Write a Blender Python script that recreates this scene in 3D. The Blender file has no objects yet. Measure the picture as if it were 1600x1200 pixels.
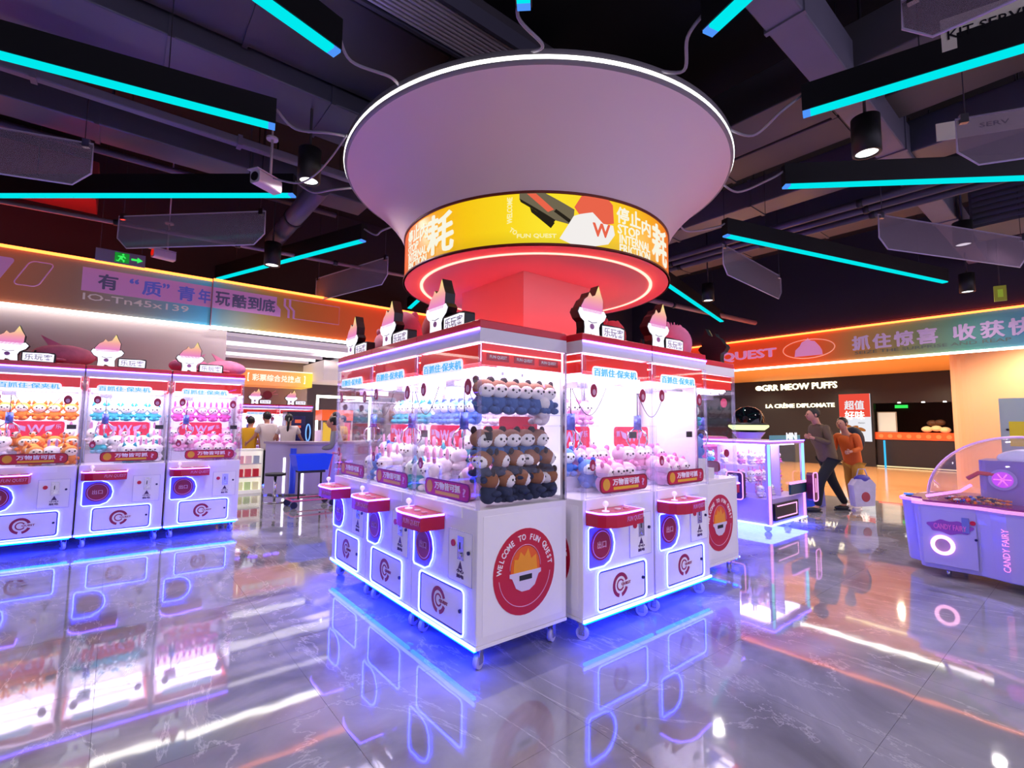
import bpy, bmesh, math, random
from math import sin, cos, pi, radians as rad
from mathutils import Vector, Matrix
random.seed(7)
SC = bpy.context.scene
COL = SC.collection
# ------------------------------------------------------------------ camera
cam = bpy.data.cameras.new('camera'); camo = bpy.data.objects.new('camera', cam); COL.objects.link(camo)
CR = ((0.77549275, -0.05873048, -0.6286189), (-0.63129288, -0.05799951, -0.77337272), (0.00896097, 0.99658757, -0.08205433))
camo.matrix_world = Matrix.Translation((0, 0, 1.40)) @ Matrix(CR).to_4x4()
cam.sensor_width = 36.0; cam.lens = 760.0/1600.0*36.0; cam.clip_start = .02; cam.clip_end = 200
SC.camera = camo
# ------------------------------------------------------------------ world and exposure
w = bpy.data.worlds.new('world'); SC.world = w; w.use_nodes = True
w.node_tree.nodes['Background'].inputs[0].default_value = (0.54, 0.47, 0.70, 1)
w.node_tree.nodes['Background'].inputs[1].default_value = 2.05
SC.view_settings.view_transform = 'Standard'; SC.view_settings.look = 'None'
SC.view_settings.exposure = 0.0; SC.view_settings.gamma = 1.0; SC.view_settings.use_curve_mapping = False
try:
    SC.cycles.use_denoising = True
    SC.cycles.max_bounces = 7; SC.cycles.diffuse_bounces = 3; SC.cycles.glossy_bounces = 4
    SC.cycles.transparent_max_bounces = 28; SC.cycles.transmission_bounces = 4
    SC.cycles.sample_clamp_indirect = 6.0; SC.cycles.caustics_reflective = False; SC.cycles.caustics_refractive = False
except Exception: pass

def lamp(kind, loc, energy, color, size=.2, rot=(0, 0, 0), sizey=None, spot=None):
    L = bpy.data.lights.new('lamp', kind); L.energy = energy; L.color = color
    if kind == 'AREA':
        L.size = size
        if sizey: L.shape = 'RECTANGLE'; L.size_y = sizey
    else: L.shadow_soft_size = size
    if kind == 'SPOT': L.spot_size = spot or rad(100); L.spot_blend = .6
    o = bpy.data.objects.new('lamp', L); o.location = loc; o.rotation_euler = rot; COL.objects.link(o); return o
# bare spots added to brighten the mall corridor and back hall
for cx_ in (12.6, 15.6, 18.6):
    for cy_ in (.5, 3.6, 6.7, 9.8): lamp('SPOT', (cx_, cy_, 3.2), 330, (1.0, .76, .50), .05, spot=rad(165))
for p_ in ((2.2, 11.0, 3.15), (3.9, 11.6, 3.15), (2.4, 9.2, 3.15), (5.2, 10.2, 3.15)): lamp('SPOT', p_, 110, (1, .9, .88), .05, spot=rad(150))
# hall downlights, plus unseen ones added around the camera for brightness (cans built below)
DOWN = [(1.25, 4.52, 3.6), (4.58, 1.12, 3.6), (1.48, 6.84, 3.446), (8.34, 1.07, 3.75), (8.0, 4.37, 3.6), (10.6, 1.35, 3.6), (.6, -.9, 3.6), (3.6, -1.6, 3.6), (-1.4, 2.2, 3.6)]
for p in DOWN: lamp('SPOT', (p[0], p[1], p[2]-.02), 135 if p[0] < 9 else 35, (1, .92, .9), .07, spot=rad(150))

# ------------------------------------------------------------------ materials
MATS = {}
def s2l(c): return tuple(((x/12.92) if x <= .04045 else ((x+.055)/1.055)**2.4) for x in c)
def hx(h): return s2l(tuple(int(h[i:i+2], 16)/255 for i in (0, 2, 4)))
def mat(name, col='808080', rough=.5, metal=0, emit=None, es=1.0, spec=.5, coat=0, noise=0, nscale=30, bump=0, trans=None):
    if name in MATS: return MATS[name]
    m = bpy.data.materials.new(name); m.use_nodes = True; nt = m.node_tree; b = nt.nodes['Principled BSDF']
    c = hx(col) if isinstance(col, str) else col
    b.inputs['Base Color'].default_value = (*c, 1); b.inputs['Roughness'].default_value = rough
    b.inputs['Metallic'].default_value = metal; b.inputs['Specular IOR Level'].default_value = spec
    b.inputs['Coat Weight'].default_value = coat
    if emit is not None:
        e = hx(emit) if isinstance(emit, str) else emit
        b.inputs['Emission Color'].default_value = (*e, 1); b.inputs['Emission Strength'].default_value = es
    if noise or bump:
        tc = nt.nodes.new('ShaderNodeTexCoord'); n = nt.nodes.new('ShaderNodeTexNoise'); n.inputs['Scale'].default_value = nscale
        n.inputs['Detail'].default_value = 4; nt.links.new(tc.outputs['Object'], n.inputs['Vector'])
        if noise:
            mx = nt.nodes.new('ShaderNodeMix'); mx.data_type = 'RGBA'
            mx.inputs[6].default_value = (*[x*(1-noise) for x in c], 1); mx.inputs[7].default_value = (*[min(1, x*(1+noise)) for x in c], 1)
            nt.links.new(n.outputs[0], mx.inputs[0]); nt.links.new(mx.outputs[2], b.inputs['Base Color'])
        if bump:
            bp = nt.nodes.new('ShaderNodeBump'); bp.inputs['Strength'].default_value = bump; bp.inputs['Distance'].default_value = .01
            nt.links.new(n.outputs[0], bp.inputs['Height']); nt.links.new(bp.outputs[0], b.inputs['Normal'])
    MATS[name] = m; return m
def glow(name, rgb, s=1.0):
    if name in MATS: return MATS[name]
    m = bpy.data.materials.new(name); m.use_nodes = True; nt = m.node_tree; nt.nodes.clear()
    e = nt.nodes.new('ShaderNodeEmission'); e.inputs[0].default_value = (*rgb, 1); e.inputs[1].default_value = s
    o = nt.nodes.new('ShaderNodeOutputMaterial'); nt.links.new(e.outputs[0], o.inputs[0]); MATS[name] = m; return m
def glassmat(name, tint=(1, 1, 1), refl=1.0, rough=.02, milky=0.0, mcol=(.6, .55, .7)):
    if name in MATS: return MATS[name]
    m = bpy.data.materials.new(name); m.use_nodes = True; nt = m.node_tree; nt.nodes.clear(); N = nt.nodes.new; L = nt.links.new
    t = N('ShaderNodeBsdfTransparent'); t.inputs[0].default_value = (*tint, 1)
    g = N('ShaderNodeBsdfGlossy'); g.inputs['Roughness'].default_value = rough; g.inputs[0].default_value = (refl, refl, refl, 1)
    f = N('ShaderNodeFresnel'); ge = N('ShaderNodeNewGeometry'); io = N('ShaderNodeMapRange')
    io.inputs[3].default_value = 1.28; io.inputs[4].default_value = 1/1.28; L(ge.outputs['Backfacing'], io.inputs[0]); L(io.outputs[0], f.inputs[0])
    mx = N('ShaderNodeMixShader'); L(f.outputs[0], mx.inputs[0]); L(t.outputs[0], mx.inputs[1]); L(g.outputs[0], mx.inputs[2])
    o = N('ShaderNodeOutputMaterial'); last = mx
    if milky:
        d = N('ShaderNodeBsdfDiffuse'); d.inputs[0].default_value = (*mcol, 1)
        m2 = N('ShaderNodeMixShader'); m2.inputs[0].default_value = milky; L(mx.outputs[0], m2.inputs[1]); L(d.outputs[0], m2.inputs[2]); last = m2
    L(last.outputs[0], o.inputs[0]); MATS[name] = m; return m
def rampmat(name, axis, a, b, stops, es, base=.3, zgrad=None):
    """emissive colour ramp along one world axis, a..b"""
    m = bpy.data.materials.new(name); m.use_nodes = True; nt = m.node_tree; N = nt.nodes.new; L = nt.links.new
    P = nt.nodes['Principled BSDF']; g = N('ShaderNodeNewGeometry'); sx = N('ShaderNodeSeparateXYZ'); L(g.outputs['Position'], sx.inputs[0])
    mr = N('ShaderNodeMapRange'); mr.inputs[1].default_value = a; mr.inputs[2].default_value = b; L(sx.outputs[axis], mr.inputs[0])
    r = N('ShaderNodeValToRGB'); L(mr.outputs[0], r.inputs[0]); e = r.color_ramp.elements
    while len(e) < len(stops): e.new(.5)
    for i, (p, c) in enumerate(stops): e[i].position = p; e[i].color = (*hx(c), 1)
    L(r.outputs[0], P.inputs['Base Color']); L(r.outputs[0], P.inputs['Emission Color']); P.inputs['Emission Strength'].default_value = es
    P.inputs['Roughness'].default_value = .5; MATS[name] = m; return m

WHITE = mat('cabinet_white', 'E9E4EE', .38, noise=.02, nscale=4)
WHITE2 = mat('panel_white', 'EFEBF3', .45, noise=.03, nscale=6)
ALU = mat('brushed_aluminium', 'C9C6D6', .25, .9, noise=.05, nscale=60)
CHROME = mat('chrome', 'D8D8E0', .12, 1.0)
CRIM = mat('crimson_print', 'C01038', .35)
DARKCRIM = mat('dark_crimson', '7A0A30', .35)
REDTRIM = mat('red_roof_trim', 'D8122E', .3, coat=.3)
REDPRINT = mat('red_print', 'E0201E', .4, emit='F0281E', es=.35)
BLACK = mat('black_plastic', '0B0A10', .4)
DARK = mat('dark_grey', '1B1A22', .55)
NAVYL = mat('navy_edge', '1A1450', .4)
INK = mat('white_ink', 'F4F0F4', .5)
YEL = mat('yellow_print', 'E2B21E', .5)
LAV = mat('lavender_ink', 'CFA8DC', .5)
RUB = mat('caster_rubber', 'B9B4D8', .4)
LEDW = glow('led_blue_white', (1.1, 1.6, 46.0), 1.0)
LEDP = glow('led_pink_white', (2.2, 1.1, 18.0), 1.0)
UNDER = glow('led_underglow_blue', (0.0, 0.018, 1.0), 75)
INNER = glow('cabinet_lamp', (1.0, .88, 1.2), 7.0)
GLASS = glassmat('clear_acrylic')
GLASSM = glassmat('clear_acrylic_edge', (.93, .93, 1), 1, .05, .12, (.8, .75, 1))
CYAN = glow('cyan_led_bar', (0.0, .82, .86), 1.0)
BLUEEND = glow('blue_led_end', (.08, .3, .95), 1.0)
ORLED = glow('orange_led', (3.2, .72, .13), 1.25)
WHLED = glow('white_led', (1.0, .95, .84), 6.0)
CANLIGHT = glow('downlight_lens', (1, .97, .95), 3.0)

# ------------------------------------------------------------------ mesh builder
class MB:
    def __init__(s): s.v = []; s.f = []; s.m = []; s.s = []
    def add(s, vs, fs, m=0, sm=False):
        o = len(s.v); s.v += [tuple(p) for p in vs]; s.f += [tuple(i+o for i in f) for f in fs]; s.m += [m]*len(fs); s.s += [sm]*len(fs); return s
    def box(s, x0, x1, y0, y1, z0, z1, m=0):
        return s.add([(x0, y0, z0), (x1, y0, z0), (x1, y1, z0), (x0, y1, z0), (x0, y0, z1), (x1, y0, z1), (x1, y1, z1), (x0, y1, z1)],
                     [(3, 2, 1, 0), (4, 5, 6, 7), (0, 1, 5, 4), (1, 2, 6, 5), (2, 3, 7, 6), (3, 0, 4, 7)], m)
    def prism(s, P, ax, a, b, m=0, sm=False):
        n = len(P)
        def q(u, v, t): return (u, t, v) if ax == 'y' else ((u, v, t) if ax == 'z' else (t, u, v))
        vs = [q(u, v, a) for u, v in P]+[q(u, v, b) for u, v in P]
        area = sum(P[i][0]*P[(i+1) % n][1]-P[(i+1) % n][0]*P[i][1] for i in range(n))
        fl = (area > 0) ^ (ax == 'y') ^ (a > b)
        fa = [tuple(range(n))[::-1], tuple(range(n, 2*n))]; sd = [(i, (i+1) % n, (i+1) % n+n, i+n) for i in range(n)]
        if not fl: fa = [f[::-1] for f in fa]; sd = [f[::-1] for f in sd]
        s.add(vs, fa, m); o = len(s.v)-2*n
        s.f += [tuple(i+o for i in f) for f in sd]; s.m += [m]*n; s.s += [sm]*n; return s
    def ell(s, c, r, m=0, seg=12, rg=8, R=None):
        vs = [];
        for i in range(rg+1):
            t = pi*i/rg
            for j in range(seg):
                a = 2*pi*j/seg; p = Vector((r[0]*sin(t)*cos(a), r[1]*sin(t)*sin(a), r[2]*cos(t)))
                if R: p = R @ p
                vs.append((p[0]+c[0], p[1]+c[1], p[2]+c[2]))
        fs = [(i*seg+j, (i+1)*seg+j, (i+1)*seg+(j+1) % seg, i*seg+(j+1) % seg) for i in range(rg) for j in range(seg)]
        return s.add(vs, fs, m, True)
    def cyl(s, p0, p1, r0, r1=None, n=16, m=0, caps=True, mc=None):
        r1 = r0 if r1 is None else r1; p0 = Vector(p0); p1 = Vector(p1); d = (p1-p0).normalized()
        a = d.orthogonal().normalized(); b = d.cross(a)
        vs = [p0+(a*cos(2*pi*i/n)+b*sin(2*pi*i/n))*r0 for i in range(n)]+[p1+(a*cos(2*pi*i/n)+b*sin(2*pi*i/n))*r1 for i in range(n)]
        s.add(vs, [(i, (i+1) % n, (i+1) % n+n, i+n) for i in range(n)], m, True)
        if caps:
            o = len(s.v)-2*n; mm = m if mc is None else mc
            s.f += [tuple(o+i for i in range(n))[::-1], tuple(o+n+i for i in range(n))]; s.m += [m, mm]; s.s += [False, False]
        return s
    def tube(s, P, r, n=6, m=0, closed=False):
        P = [Vector(p) for p in P]; N = len(P); vs = []; prev = None
        for i in range(N):
            if closed: t = P[(i+1) % N]-P[i-1]
            else: t = P[min(i+1, N-1)]-P[max(i-1, 0)]
            t.normalize()
            if prev is None: a = t.orthogonal().normalized()
            else:
                a = prev-t*prev.dot(t); a = a.normalized() if a.length > 1e-6 else t.orthogonal().normalized()
            prev = a; b = t.cross(a); vs += [P[i]+(a*cos(2*pi*k/n)+b*sin(2*pi*k/n))*r for k in range(n)]
        fs = []
        for i in range(N if closed else N-1):
            j = (i+1) % N
            fs += [(i*n+k, i*n+(k+1) % n, j*n+(k+1) % n, j*n+k) for k in range(n)]
        if not closed: fs += [tuple(range(n))[::-1], tuple((N-1)*n+k for k in range(n))]
        return s.add(vs, fs, m, True)
    def lathe(s, prof, c=(0, 0), n=64, m=0, sm=True, ms=None):
        k = len(prof); vs = [(c[0]+r*cos(2*pi*i/n), c[1]+r*sin(2*pi*i/n), z) for i in range(n) for r, z in prof]
        for q in range(k-1):
            fs = [(i*k+q, ((i+1) % n)*k+q, ((i+1) % n)*k+q+1, i*k+q+1) for i in range(n)]
            if q == 0: s.add(vs, fs, ms[q] if ms else m, sm); o = len(s.v)-len(vs)
            else: s.f += [tuple(x+o for x in f) for f in fs]; s.m += [ms[q] if ms else m]*n; s.s += [sm]*n
        return s
    def mesh(s, name, mats):
        me = bpy.data.meshes.new(name); me.from_pydata(s.v, [], s.f); me.update()
        for x in (mats if isinstance(mats, (list, tuple)) else [mats]): me.materials.append(x)
        me.polygons.foreach_set('material_index', s.m); me.polygons.foreach_set('use_smooth', s.s); return me
def obj(name, mb, mats, parent=None, loc=None, rot=None, kind=None):
    me = mb.mesh(name, mats) if isinstance(mb, MB) else mb
    o = bpy.data.objects.new(name, me); COL.objects.link(o)
    if parent: o.parent = parent
    if loc: o.location = loc
    if rot: o.rotation_euler = rot
    if kind: o['kind'] = kind
    return o
def tag(o, label, cat, group=None):
    o['label'] = label; o['category'] = cat
    if group: o['group'] = group
    return o
def thing(name, label, cat, loc=(0, 0, 0), rz=0, group=None):
    o = bpy.data.objects.new(name, None); o.empty_display_size = .05; COL.objects.link(o); o.location = loc; o.rotation_euler = (0, 0, rz)
    return tag(o, label, cat, group)
CH = {}
def kids():
    global CH; CH = {}
    for o in COL.objects:
        if o.parent: CH.setdefault(o.parent.name, []).append(o)
def dup(o, parent=None, loc=None, rz=None):
    c = o.copy(); COL.objects.link(c)
    if parent: c.parent = parent
    for ch in CH.get(o.name, []): dup(ch, c)
    if loc is not None: c.location = loc
    if rz is not None: c.rotation_euler = (0, 0, rz)
    return c
def bevel(o, w=.006, seg=2):
    m = o.modifiers.new('bevel', 'BEVEL'); m.width = w; m.segments = seg; m.limit_method = 'ANGLE'; return o
def rr(x0, x1, z0, z1, r, n=4):
    out = []
    for cx, cz, a in ((x1-r, z0+r, -pi/2), (x1-r, z1-r, 0), (x0+r, z1-r, pi/2), (x0+r, z0+r, pi)):
        out += [(cx+r*cos(a+pi/2*i/n), cz+r*sin(a+pi/2*i/n)) for i in range(n+1)]
    return out
# ---- lettering
TX = {}
def glyphs(body, bold=.02, ext=.02, res=2, shear=0):
    k = (body, bold, ext, shear)
    if k not in TX:
        c = bpy.data.curves.new('t', 'FONT'); c.body = body; c.size = 1; c.offset = min(bold, .006); c.extrude = ext; c.resolution_u = res; c.shear = shear
        c.align_x = 'LEFT'; o = bpy.data.objects.new('t', c); COL.objects.link(o)
        bpy.context.view_layer.update()
        me = bpy.data.meshes.new_from_object(o.evaluated_get(bpy.context.evaluated_depsgraph_get()))
        V = [v.co.copy() for v in me.vertices]; F = [tuple(p.vertices) for p in me.polygons]
        bpy.data.objects.remove(o); bpy.data.curves.remove(c); bpy.data.meshes.remove(me)
        if bold > .02:
            V0, F0 = V, F; V, F = [], []; q = bold*.45
            for dx, dy, dz in ((0, 0, 0), (q, 0, .001), (-q, 0, .0015), (0, q*.7, .002), (0, -q*.7, .0025)):
                n0 = len(V); V += [v+Vector((dx, dy, dz)) for v in V0]; F += [tuple(i+n0 for i in f) for f in F0]
        x0 = min(v.x for v in V); x1 = max(v.x for v in V); y0 = min(v.y for v in V); y1 = max(v.y for v in V)
        V = [Vector((v.x-x0, v.y-y0, v.z)) for v in V]; TX[k] = (V, F, x1-x0, y1-y0)
    return TX[k]
def text(name, body, cx, cz, w, h, y, m, parent, bold=.02, d=.003, shear=0, loc=None, rot=None, fn=None):
    """letters in the XZ plane facing -Y, fitted to w x h about (cx, cz), front face at y-d"""
    V, F, W, H = glyphs(body, bold, .02, 2, shear)
    if h is None: h = w*H/W
    if w is None: w = h*W/H
    P = [((v.x/W-.5)*w+cx, y-d*(v.z/.04+.5), (v.y/H-.5)*h+cz) for v in V]
    if fn: P = [fn(p) for p in P]
    mb = MB(); mb.add(P, F); return obj(name, mb, m, parent, loc, rot)
def arctext(name, body, c, R, h, a0, a1, y, m, parent, loc=None, rot=None):
    mb = MB(); n = len(body)
    for i, ch in enumerate(body):
        if ch == ' ': continue
        V, F, W, H = glyphs(ch, .03, .02, 2); a = a0+(a1-a0)*i/(n-1); s = h/.73
        t = a-pi/2
        P = []
        for v in V:
            lx = (v.x-W/2)*s*.85; lz = v.y*s
            P.append((c[0]+R*cos(a)+lx*cos(t)-lz*sin(t), y-.003*(v.z/.04+.5), c[1]+R*sin(a)+lx*sin(t)+lz*cos(t)))
        mb.add(P, F)
    return obj(name, mb, m, parent, loc, rot)

# ================================================================== SETTING
def marble():
    m = bpy.data.materials.new('polished_grey_marble'); m.use_nodes = True; nt = m.node_tree; N = nt.nodes.new; L = nt.links.new; P = nt.nodes['Principled BSDF']
    g = N('ShaderNodeNewGeometry')
    n1 = N('ShaderNodeTexNoise'); n1.inputs['Scale'].default_value = 1.3; n1.inputs['Detail'].default_value = 7; n1.inputs['Distortion'].default_value = 1.2; L(g.outputs['Position'], n1.inputs['Vector'])
    r1 = N('ShaderNodeValToRGB'); r1.color_ramp.elements[0].position = .3; r1.color_ramp.elements[0].color = (.19, .185, .21, 1)
    r1.color_ramp.elements[1].position = .72; r1.color_ramp.elements[1].color = (.43, .42, .475, 1); L(n1.outputs[0], r1.inputs[0])
    n2 = N('ShaderNodeTexNoise'); n2.inputs['Scale'].default_value = .9; n2.inputs['Detail'].default_value = 9; n2.inputs['Distortion'].default_value = 2.2; n2.inputs['Roughness'].default_value = .62
    mp = N('ShaderNodeMapping'); mp.inputs['Location'].default_value = (4, 9, 0); mp.inputs['Rotation'].default_value = (0, 0, .6); mp.inputs['Scale'].default_value = (1, .45, 1); L(g.outputs['Position'], mp.inputs[0]); L(mp.outputs[0], n2.inputs['Vector'])
    s = N('ShaderNodeMath'); s.operation = 'SUBTRACT'; s.inputs[1].default_value = .5; L(n2.outputs[0], s.inputs[0])
    ab = N('ShaderNodeMath'); ab.operation = 'ABSOLUTE'; L(s.outputs[0], ab.inputs[0])
    mr = N('ShaderNodeMapRange'); mr.inputs[1].default_value = 0; mr.inputs[2].default_value = .009; mr.inputs[3].default_value = .5; mr.inputs[4].default_value = 0; L(ab.outputs[0], mr.inputs[0])
    mx = N('ShaderNodeMix'); mx.data_type = 'RGBA'; mx.inputs[7].default_value = (.66, .64, .66, 1); L(mr.outputs[0], mx.inputs[0]); L(r1.outputs[0], mx.inputs[6]); L(mx.outputs[2], P.inputs['Base Color'])
    P.inputs['Roughness'].default_value = .045; P.inputs['IOR'].default_value = 1.7; P.inputs['Coat Weight'].default_value = .3; P.inputs['Coat Roughness'].default_value = .02
    n3 = N('ShaderNodeTexNoise'); n3.inputs['Scale'].default_value = 5; n3.inputs['Detail'].default_value = 1; L(g.outputs['Position'], n3.inputs['Vector'])
    bp = N('ShaderNodeBump'); bp.inputs['Strength'].default_value = .014; bp.inputs['Distance'].default_value = .03; L(n3.outputs[0], bp.inputs['Height']); L(bp.outputs[0], P.inputs['Normal']); L(bp.outputs[0], P.inputs['Coat Normal'])
    return m
MARB = marble()
GROUT = mat('dark_grout', '2A2833', .6)
floor = obj('floor', MB().box(-9, 11.4, -6, 22, -.12, -.004), [GROUT], kind='structure')
TW = .9
tile_me = None
for i in range(-3, 13):
    for j in range(-2, 15):
        x0 = i*TW; y0 = .73+j*TW
        x1 = min(x0+TW, 11.4)
        if x1-x0 < .1: continue
        full = x1 == x0+TW
        if full and tile_me: me = tile_me
        else:
            me = MB().box(.0008, x1-x0-.0008, .0008, TW-.0008, -.004, 0).mesh('floor_tile', [MARB])
            if full: tile_me = me
        obj('floor_tile', me, None, floor, (x0, y0, 0))
BEIGE = mat('corridor_floor_beige', 'D9A878', .12, spec=.6, noise=.08, nscale=2)
obj('floor_corridor', MB().box(11.4, 24, -10, 22, -.12, 0), [BEIGE], kind='structure').name = 'floor_corridor'
CEILM = mat('ceiling_dark_paint', '121116', .85, noise=.3, nscale=3)
obj('ceiling', MB().box(-9, 11.45, -6, 9.3, 5.3, 5.4), [CEILM], kind='structure')
WALLD = mat('wall_dark_paint', '2C2530', .8, noise=.1, nscale=2)
WALLT = mat('wall_taupe_panel', 'A8999E', .55, noise=.12, nscale=1.5, bump=.03)
# left wall behind the machines, ending at the passage
wl = obj('wall_left', MB().box(-6, 1.19, 8.05, 8.3, 0, 2.74), [WALLT], kind='structure')
obj('wall_left_upper', MB().box(-9, 7.6, 9.0, 9.3, 2.9, 5.3), [WALLD], kind='structure').name = 'wall_left_upper'
obj('wall_right_upper', MB().box(11.45, 11.7, -6, 9.0, 3.46, 5.3), [WALLD], kind='structure').name = 'wall_right_upper'
obj('wall_right_upper', MB().box(7.5, 11.45, 8.6, 8.8, 2.9, 5.3), [WALLD], kind='structure').name = 'wall_back_upper'
obj('wall_ambient_block', MB().box(-5.2, -5, -3.0, 8.3, 0, 5.3), [WALLD], kind='structure').name = 'wall_ambient_block'  # unseen wall added to block ambient light from the left
# back hall shell
HALLW = mat('back_hall_wall', 'A89C9E', .6, noise=.06, nscale=3)
obj('wall_back_hall', MB().box(-1, 4.05, 13.9, 14.1, 0, 3.3), [HALLW], kind='structure').name = 'wall_back_hall'
obj('wall_back_far', MB().box(4.05, 12, 17.0, 17.2, 0, 3.3), [HALLW], kind='structure').name = 'wall_back_far'
cb = obj('ceiling_back_hall', MB().box(-1, 12, 8.4, 17.2, 3.22, 3.3), [mat('hall_ceiling_grey', '3E383E', .8)], kind='structure')
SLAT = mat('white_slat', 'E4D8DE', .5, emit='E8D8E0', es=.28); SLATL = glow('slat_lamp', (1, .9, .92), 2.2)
for k in range(11):
    y = 8.33+k*.56
    obj('ceiling_slat', MB().box(-.5, 3.9 if y > 12.1 else 8, y, y+.08, 2.95, 3.07), [SLATL if k in (2, 5, 8) else SLAT], cb)
for x in (2.6, 4.6, 6.6): obj('slat_rail', MB().box(x, x+.06, 8.6, 14, 3.07, 3.14), [SLAT], cb)

# ================================================================== CEILING SERVICES
DUCT = mat('galvanised_duct', '5C5C6C', .42, .3, noise=.15, nscale=2)
DUCT2 = mat('grey_painted_duct', '504E54', .55, .2, noise=.15, nscale=2)
BEAM = mat('steel_beam_grey', '706E80', .5, .1, noise=.1, nscale=4)
PIPEM = mat('grey_pipe', '5A5568', .45, .3)
ROD = mat('hanger_rod', '33313A', .5, .5)
def duct(name, label, cat, box, m, seams=None, group=None):
    x0, x1, y0, y1, z0, z1 = box
    t = thing(name, label, cat, ((x0+x1)/2, (y0+y1)/2, z0), group=group); cx, cy = (x0+x1)/2, (y0+y1)/2
    hxx, hy, H = (x1-x0)/2, (y1-y0)/2, z1-z0
    bevel(obj('duct_body', MB().box(-hxx, hxx, -hy, hy, 0, H), [m], t), .012)
    L = max(x1-x0, y1-y0); n = max(2, int(L/1.2)); along = (x1-x0) > (y1-y0)
    for i in range(1, n):
        p = -L/2+L*i/n
        b = (p-.02, p+.02, -hy-.012, hy+.012, -.012, H+.012) if along else (-hxx-.012, hxx+.012, p-.02, p+.02, -.012, H+.012)
        obj('flange', MB().box(*b), [m], t)
        for s in (-1, 1):
            q = (p+.1, s*(hy-.03)) if along else (s*(hxx-.03), p+.1)
            obj('hanger_rod', MB().cyl((q[0], q[1], H), (q[0], q[1], 5.3-z0), .006, n=6), [ROD], t)
    return t
duct('air_duct', 'wide purple grey galvanised duct running behind the round canopy at upper left', 'duct', (-3.5, 2.6, 4.32, 4.95, 4.3, 4.8), DUCT)
duct('air_duct', 'darkest big air duct above the upper left galvanised duct', 'duct', (-3.5, 3.4, 3.3, 4.28, 4.45, 5.15), DUCT2)
duct('cable_tray', 'long slim lilac grey tray crossing the upper left above the security camera', 'duct', (-3.5, 2.2, 5.12, 5.2, 4.05, 4.13), BEAM)
duct('air_duct', 'low dark duct behind the lilac tray at left', 'duct', (-3.0, 2.4, 5.9, 6.3, 4.2, 4.5), DUCT)
duct('air_duct', 'reddish lit duct high above the left fascia sign', 'duct', (-3.0, -.35, 8.0, 8.6, 4.2, 4.7), mat('duct_red_lit', '8A3A38', .6))  # red light on this duct is put into its base colour
duct('air_duct', 'flat grey duct crossing right behind the canopy rim, nearest of the three', 'duct', (4.55, 5.15, -1.0, 6.5, 4.35, 4.75), DUCT2, group='grey ducts crossing above the right side')
duct('air_duct', 'flat grey duct behind the canopy at right, middle of the three', 'duct', (5.45, 5.95, -1.0, 8, 4.5, 4.9), DUCT2, group='grey ducts crossing above the right side')
duct('air_duct', 'purple grey duct behind the canopy at right, farthest of the three', 'duct', (6.35, 6.75, -1.0, 8, 4.3, 4.65), DUCT, group='grey ducts crossing above the right side')
duct('air_duct', 'broad grey duct hanging over the far right aisle', 'duct', (8.2, 9.2, -1.0, 8, 4.6, 5.0), DUCT2)
duct('ceiling_beam', 'long lilac grey steel beam slanting away at upper right', 'beam', (2.2, 11.4, 1.17, 1.42, 4.25, 4.6), BEAM)
# round pipes
def pipe(label, p0, p1, r, m=PIPEM, group=None):
    t = thing('ceiling_pipe', label, 'pipe', p0, group=group); d = Vector(p1)-Vector(p0)
    obj('pipe_body', MB().cyl((0, 0, 0), d, r, n=20), [m], t)
    n = max(1, int(d.length/1.5))
    for i in range(1, n+1):
        q = d*(i/(n+1)); e = d.normalized()*.03
        obj('pipe_collar', MB().cyl(q-e, q+e, r+.012, n=20), [ROD], t)
    return t
pipe('thick grey pipe beside the downlight left of the canopy', (1.58, 5.25, 3.95), (1.6, 7.4, 3.95), .11)
pipe('slim reddish sprinkler pipe in front of the left fascia sign', (-2.6, 7.5, 3.72), (3.6, 6.9, 3.72), .025, mat('sprinkler_pipe', '9A8088', .4, .3))
pipe('thin pipe under the low dark duct at left', (-3, 6.6, 4.25), (2.2, 6.6, 4.25), .035)
for i, x in enumerate((7.1, 7.35, 7.6)):
    pipe(('nearest', 'middle', 'farthest')[i]+' of three thin grey pipes behind the canopy at right', (x, -1, 4.2), (x, 7.5, 4.2), .045, group='three thin pipes at right')
pipe('pinkish pipe leading to the right fascia corner', (6.0, 5.9, 3.9), (11.2, 5.0, 3.75), .05, mat('pipe_pink', '8A6A74', .5))
# slotted diffuser
t = thing('linear_diffuser', 'ribbed metal linear air diffuser at top centre', 'air vent', (1.75, 2.98, 4.38))
obj('vent_frame', MB().box(-1.6, 1.1, -.2, -.17, -.03, .1).box(-1.6, 1.1, .17, .2, -.03, .1).box(-1.6, 1.1, -.17, .17, .06, .1), [DUCT], t)
for k in range(9): obj('vent_slat', MB().box(-1.6, 1.1, -.155+k*.036, -.138+k*.036, -.02, .06), [mat('diffuser_slat', 'D8D0D8', .5, .0)], t)
t = thing('louvre_unit', 'grey louvred air unit near the right edge above the clear board', 'air vent', (8.9, .72, 4.0))
obj('unit_case', MB().box(-.35, .35, -.3, .3, .0, .5), [DUCT2], t)
for k in range(6): obj('louvre', MB().box(-.38, -.35, -.27, .27, .04+k*.075, .08+k*.075), [DUCT], t)
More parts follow.
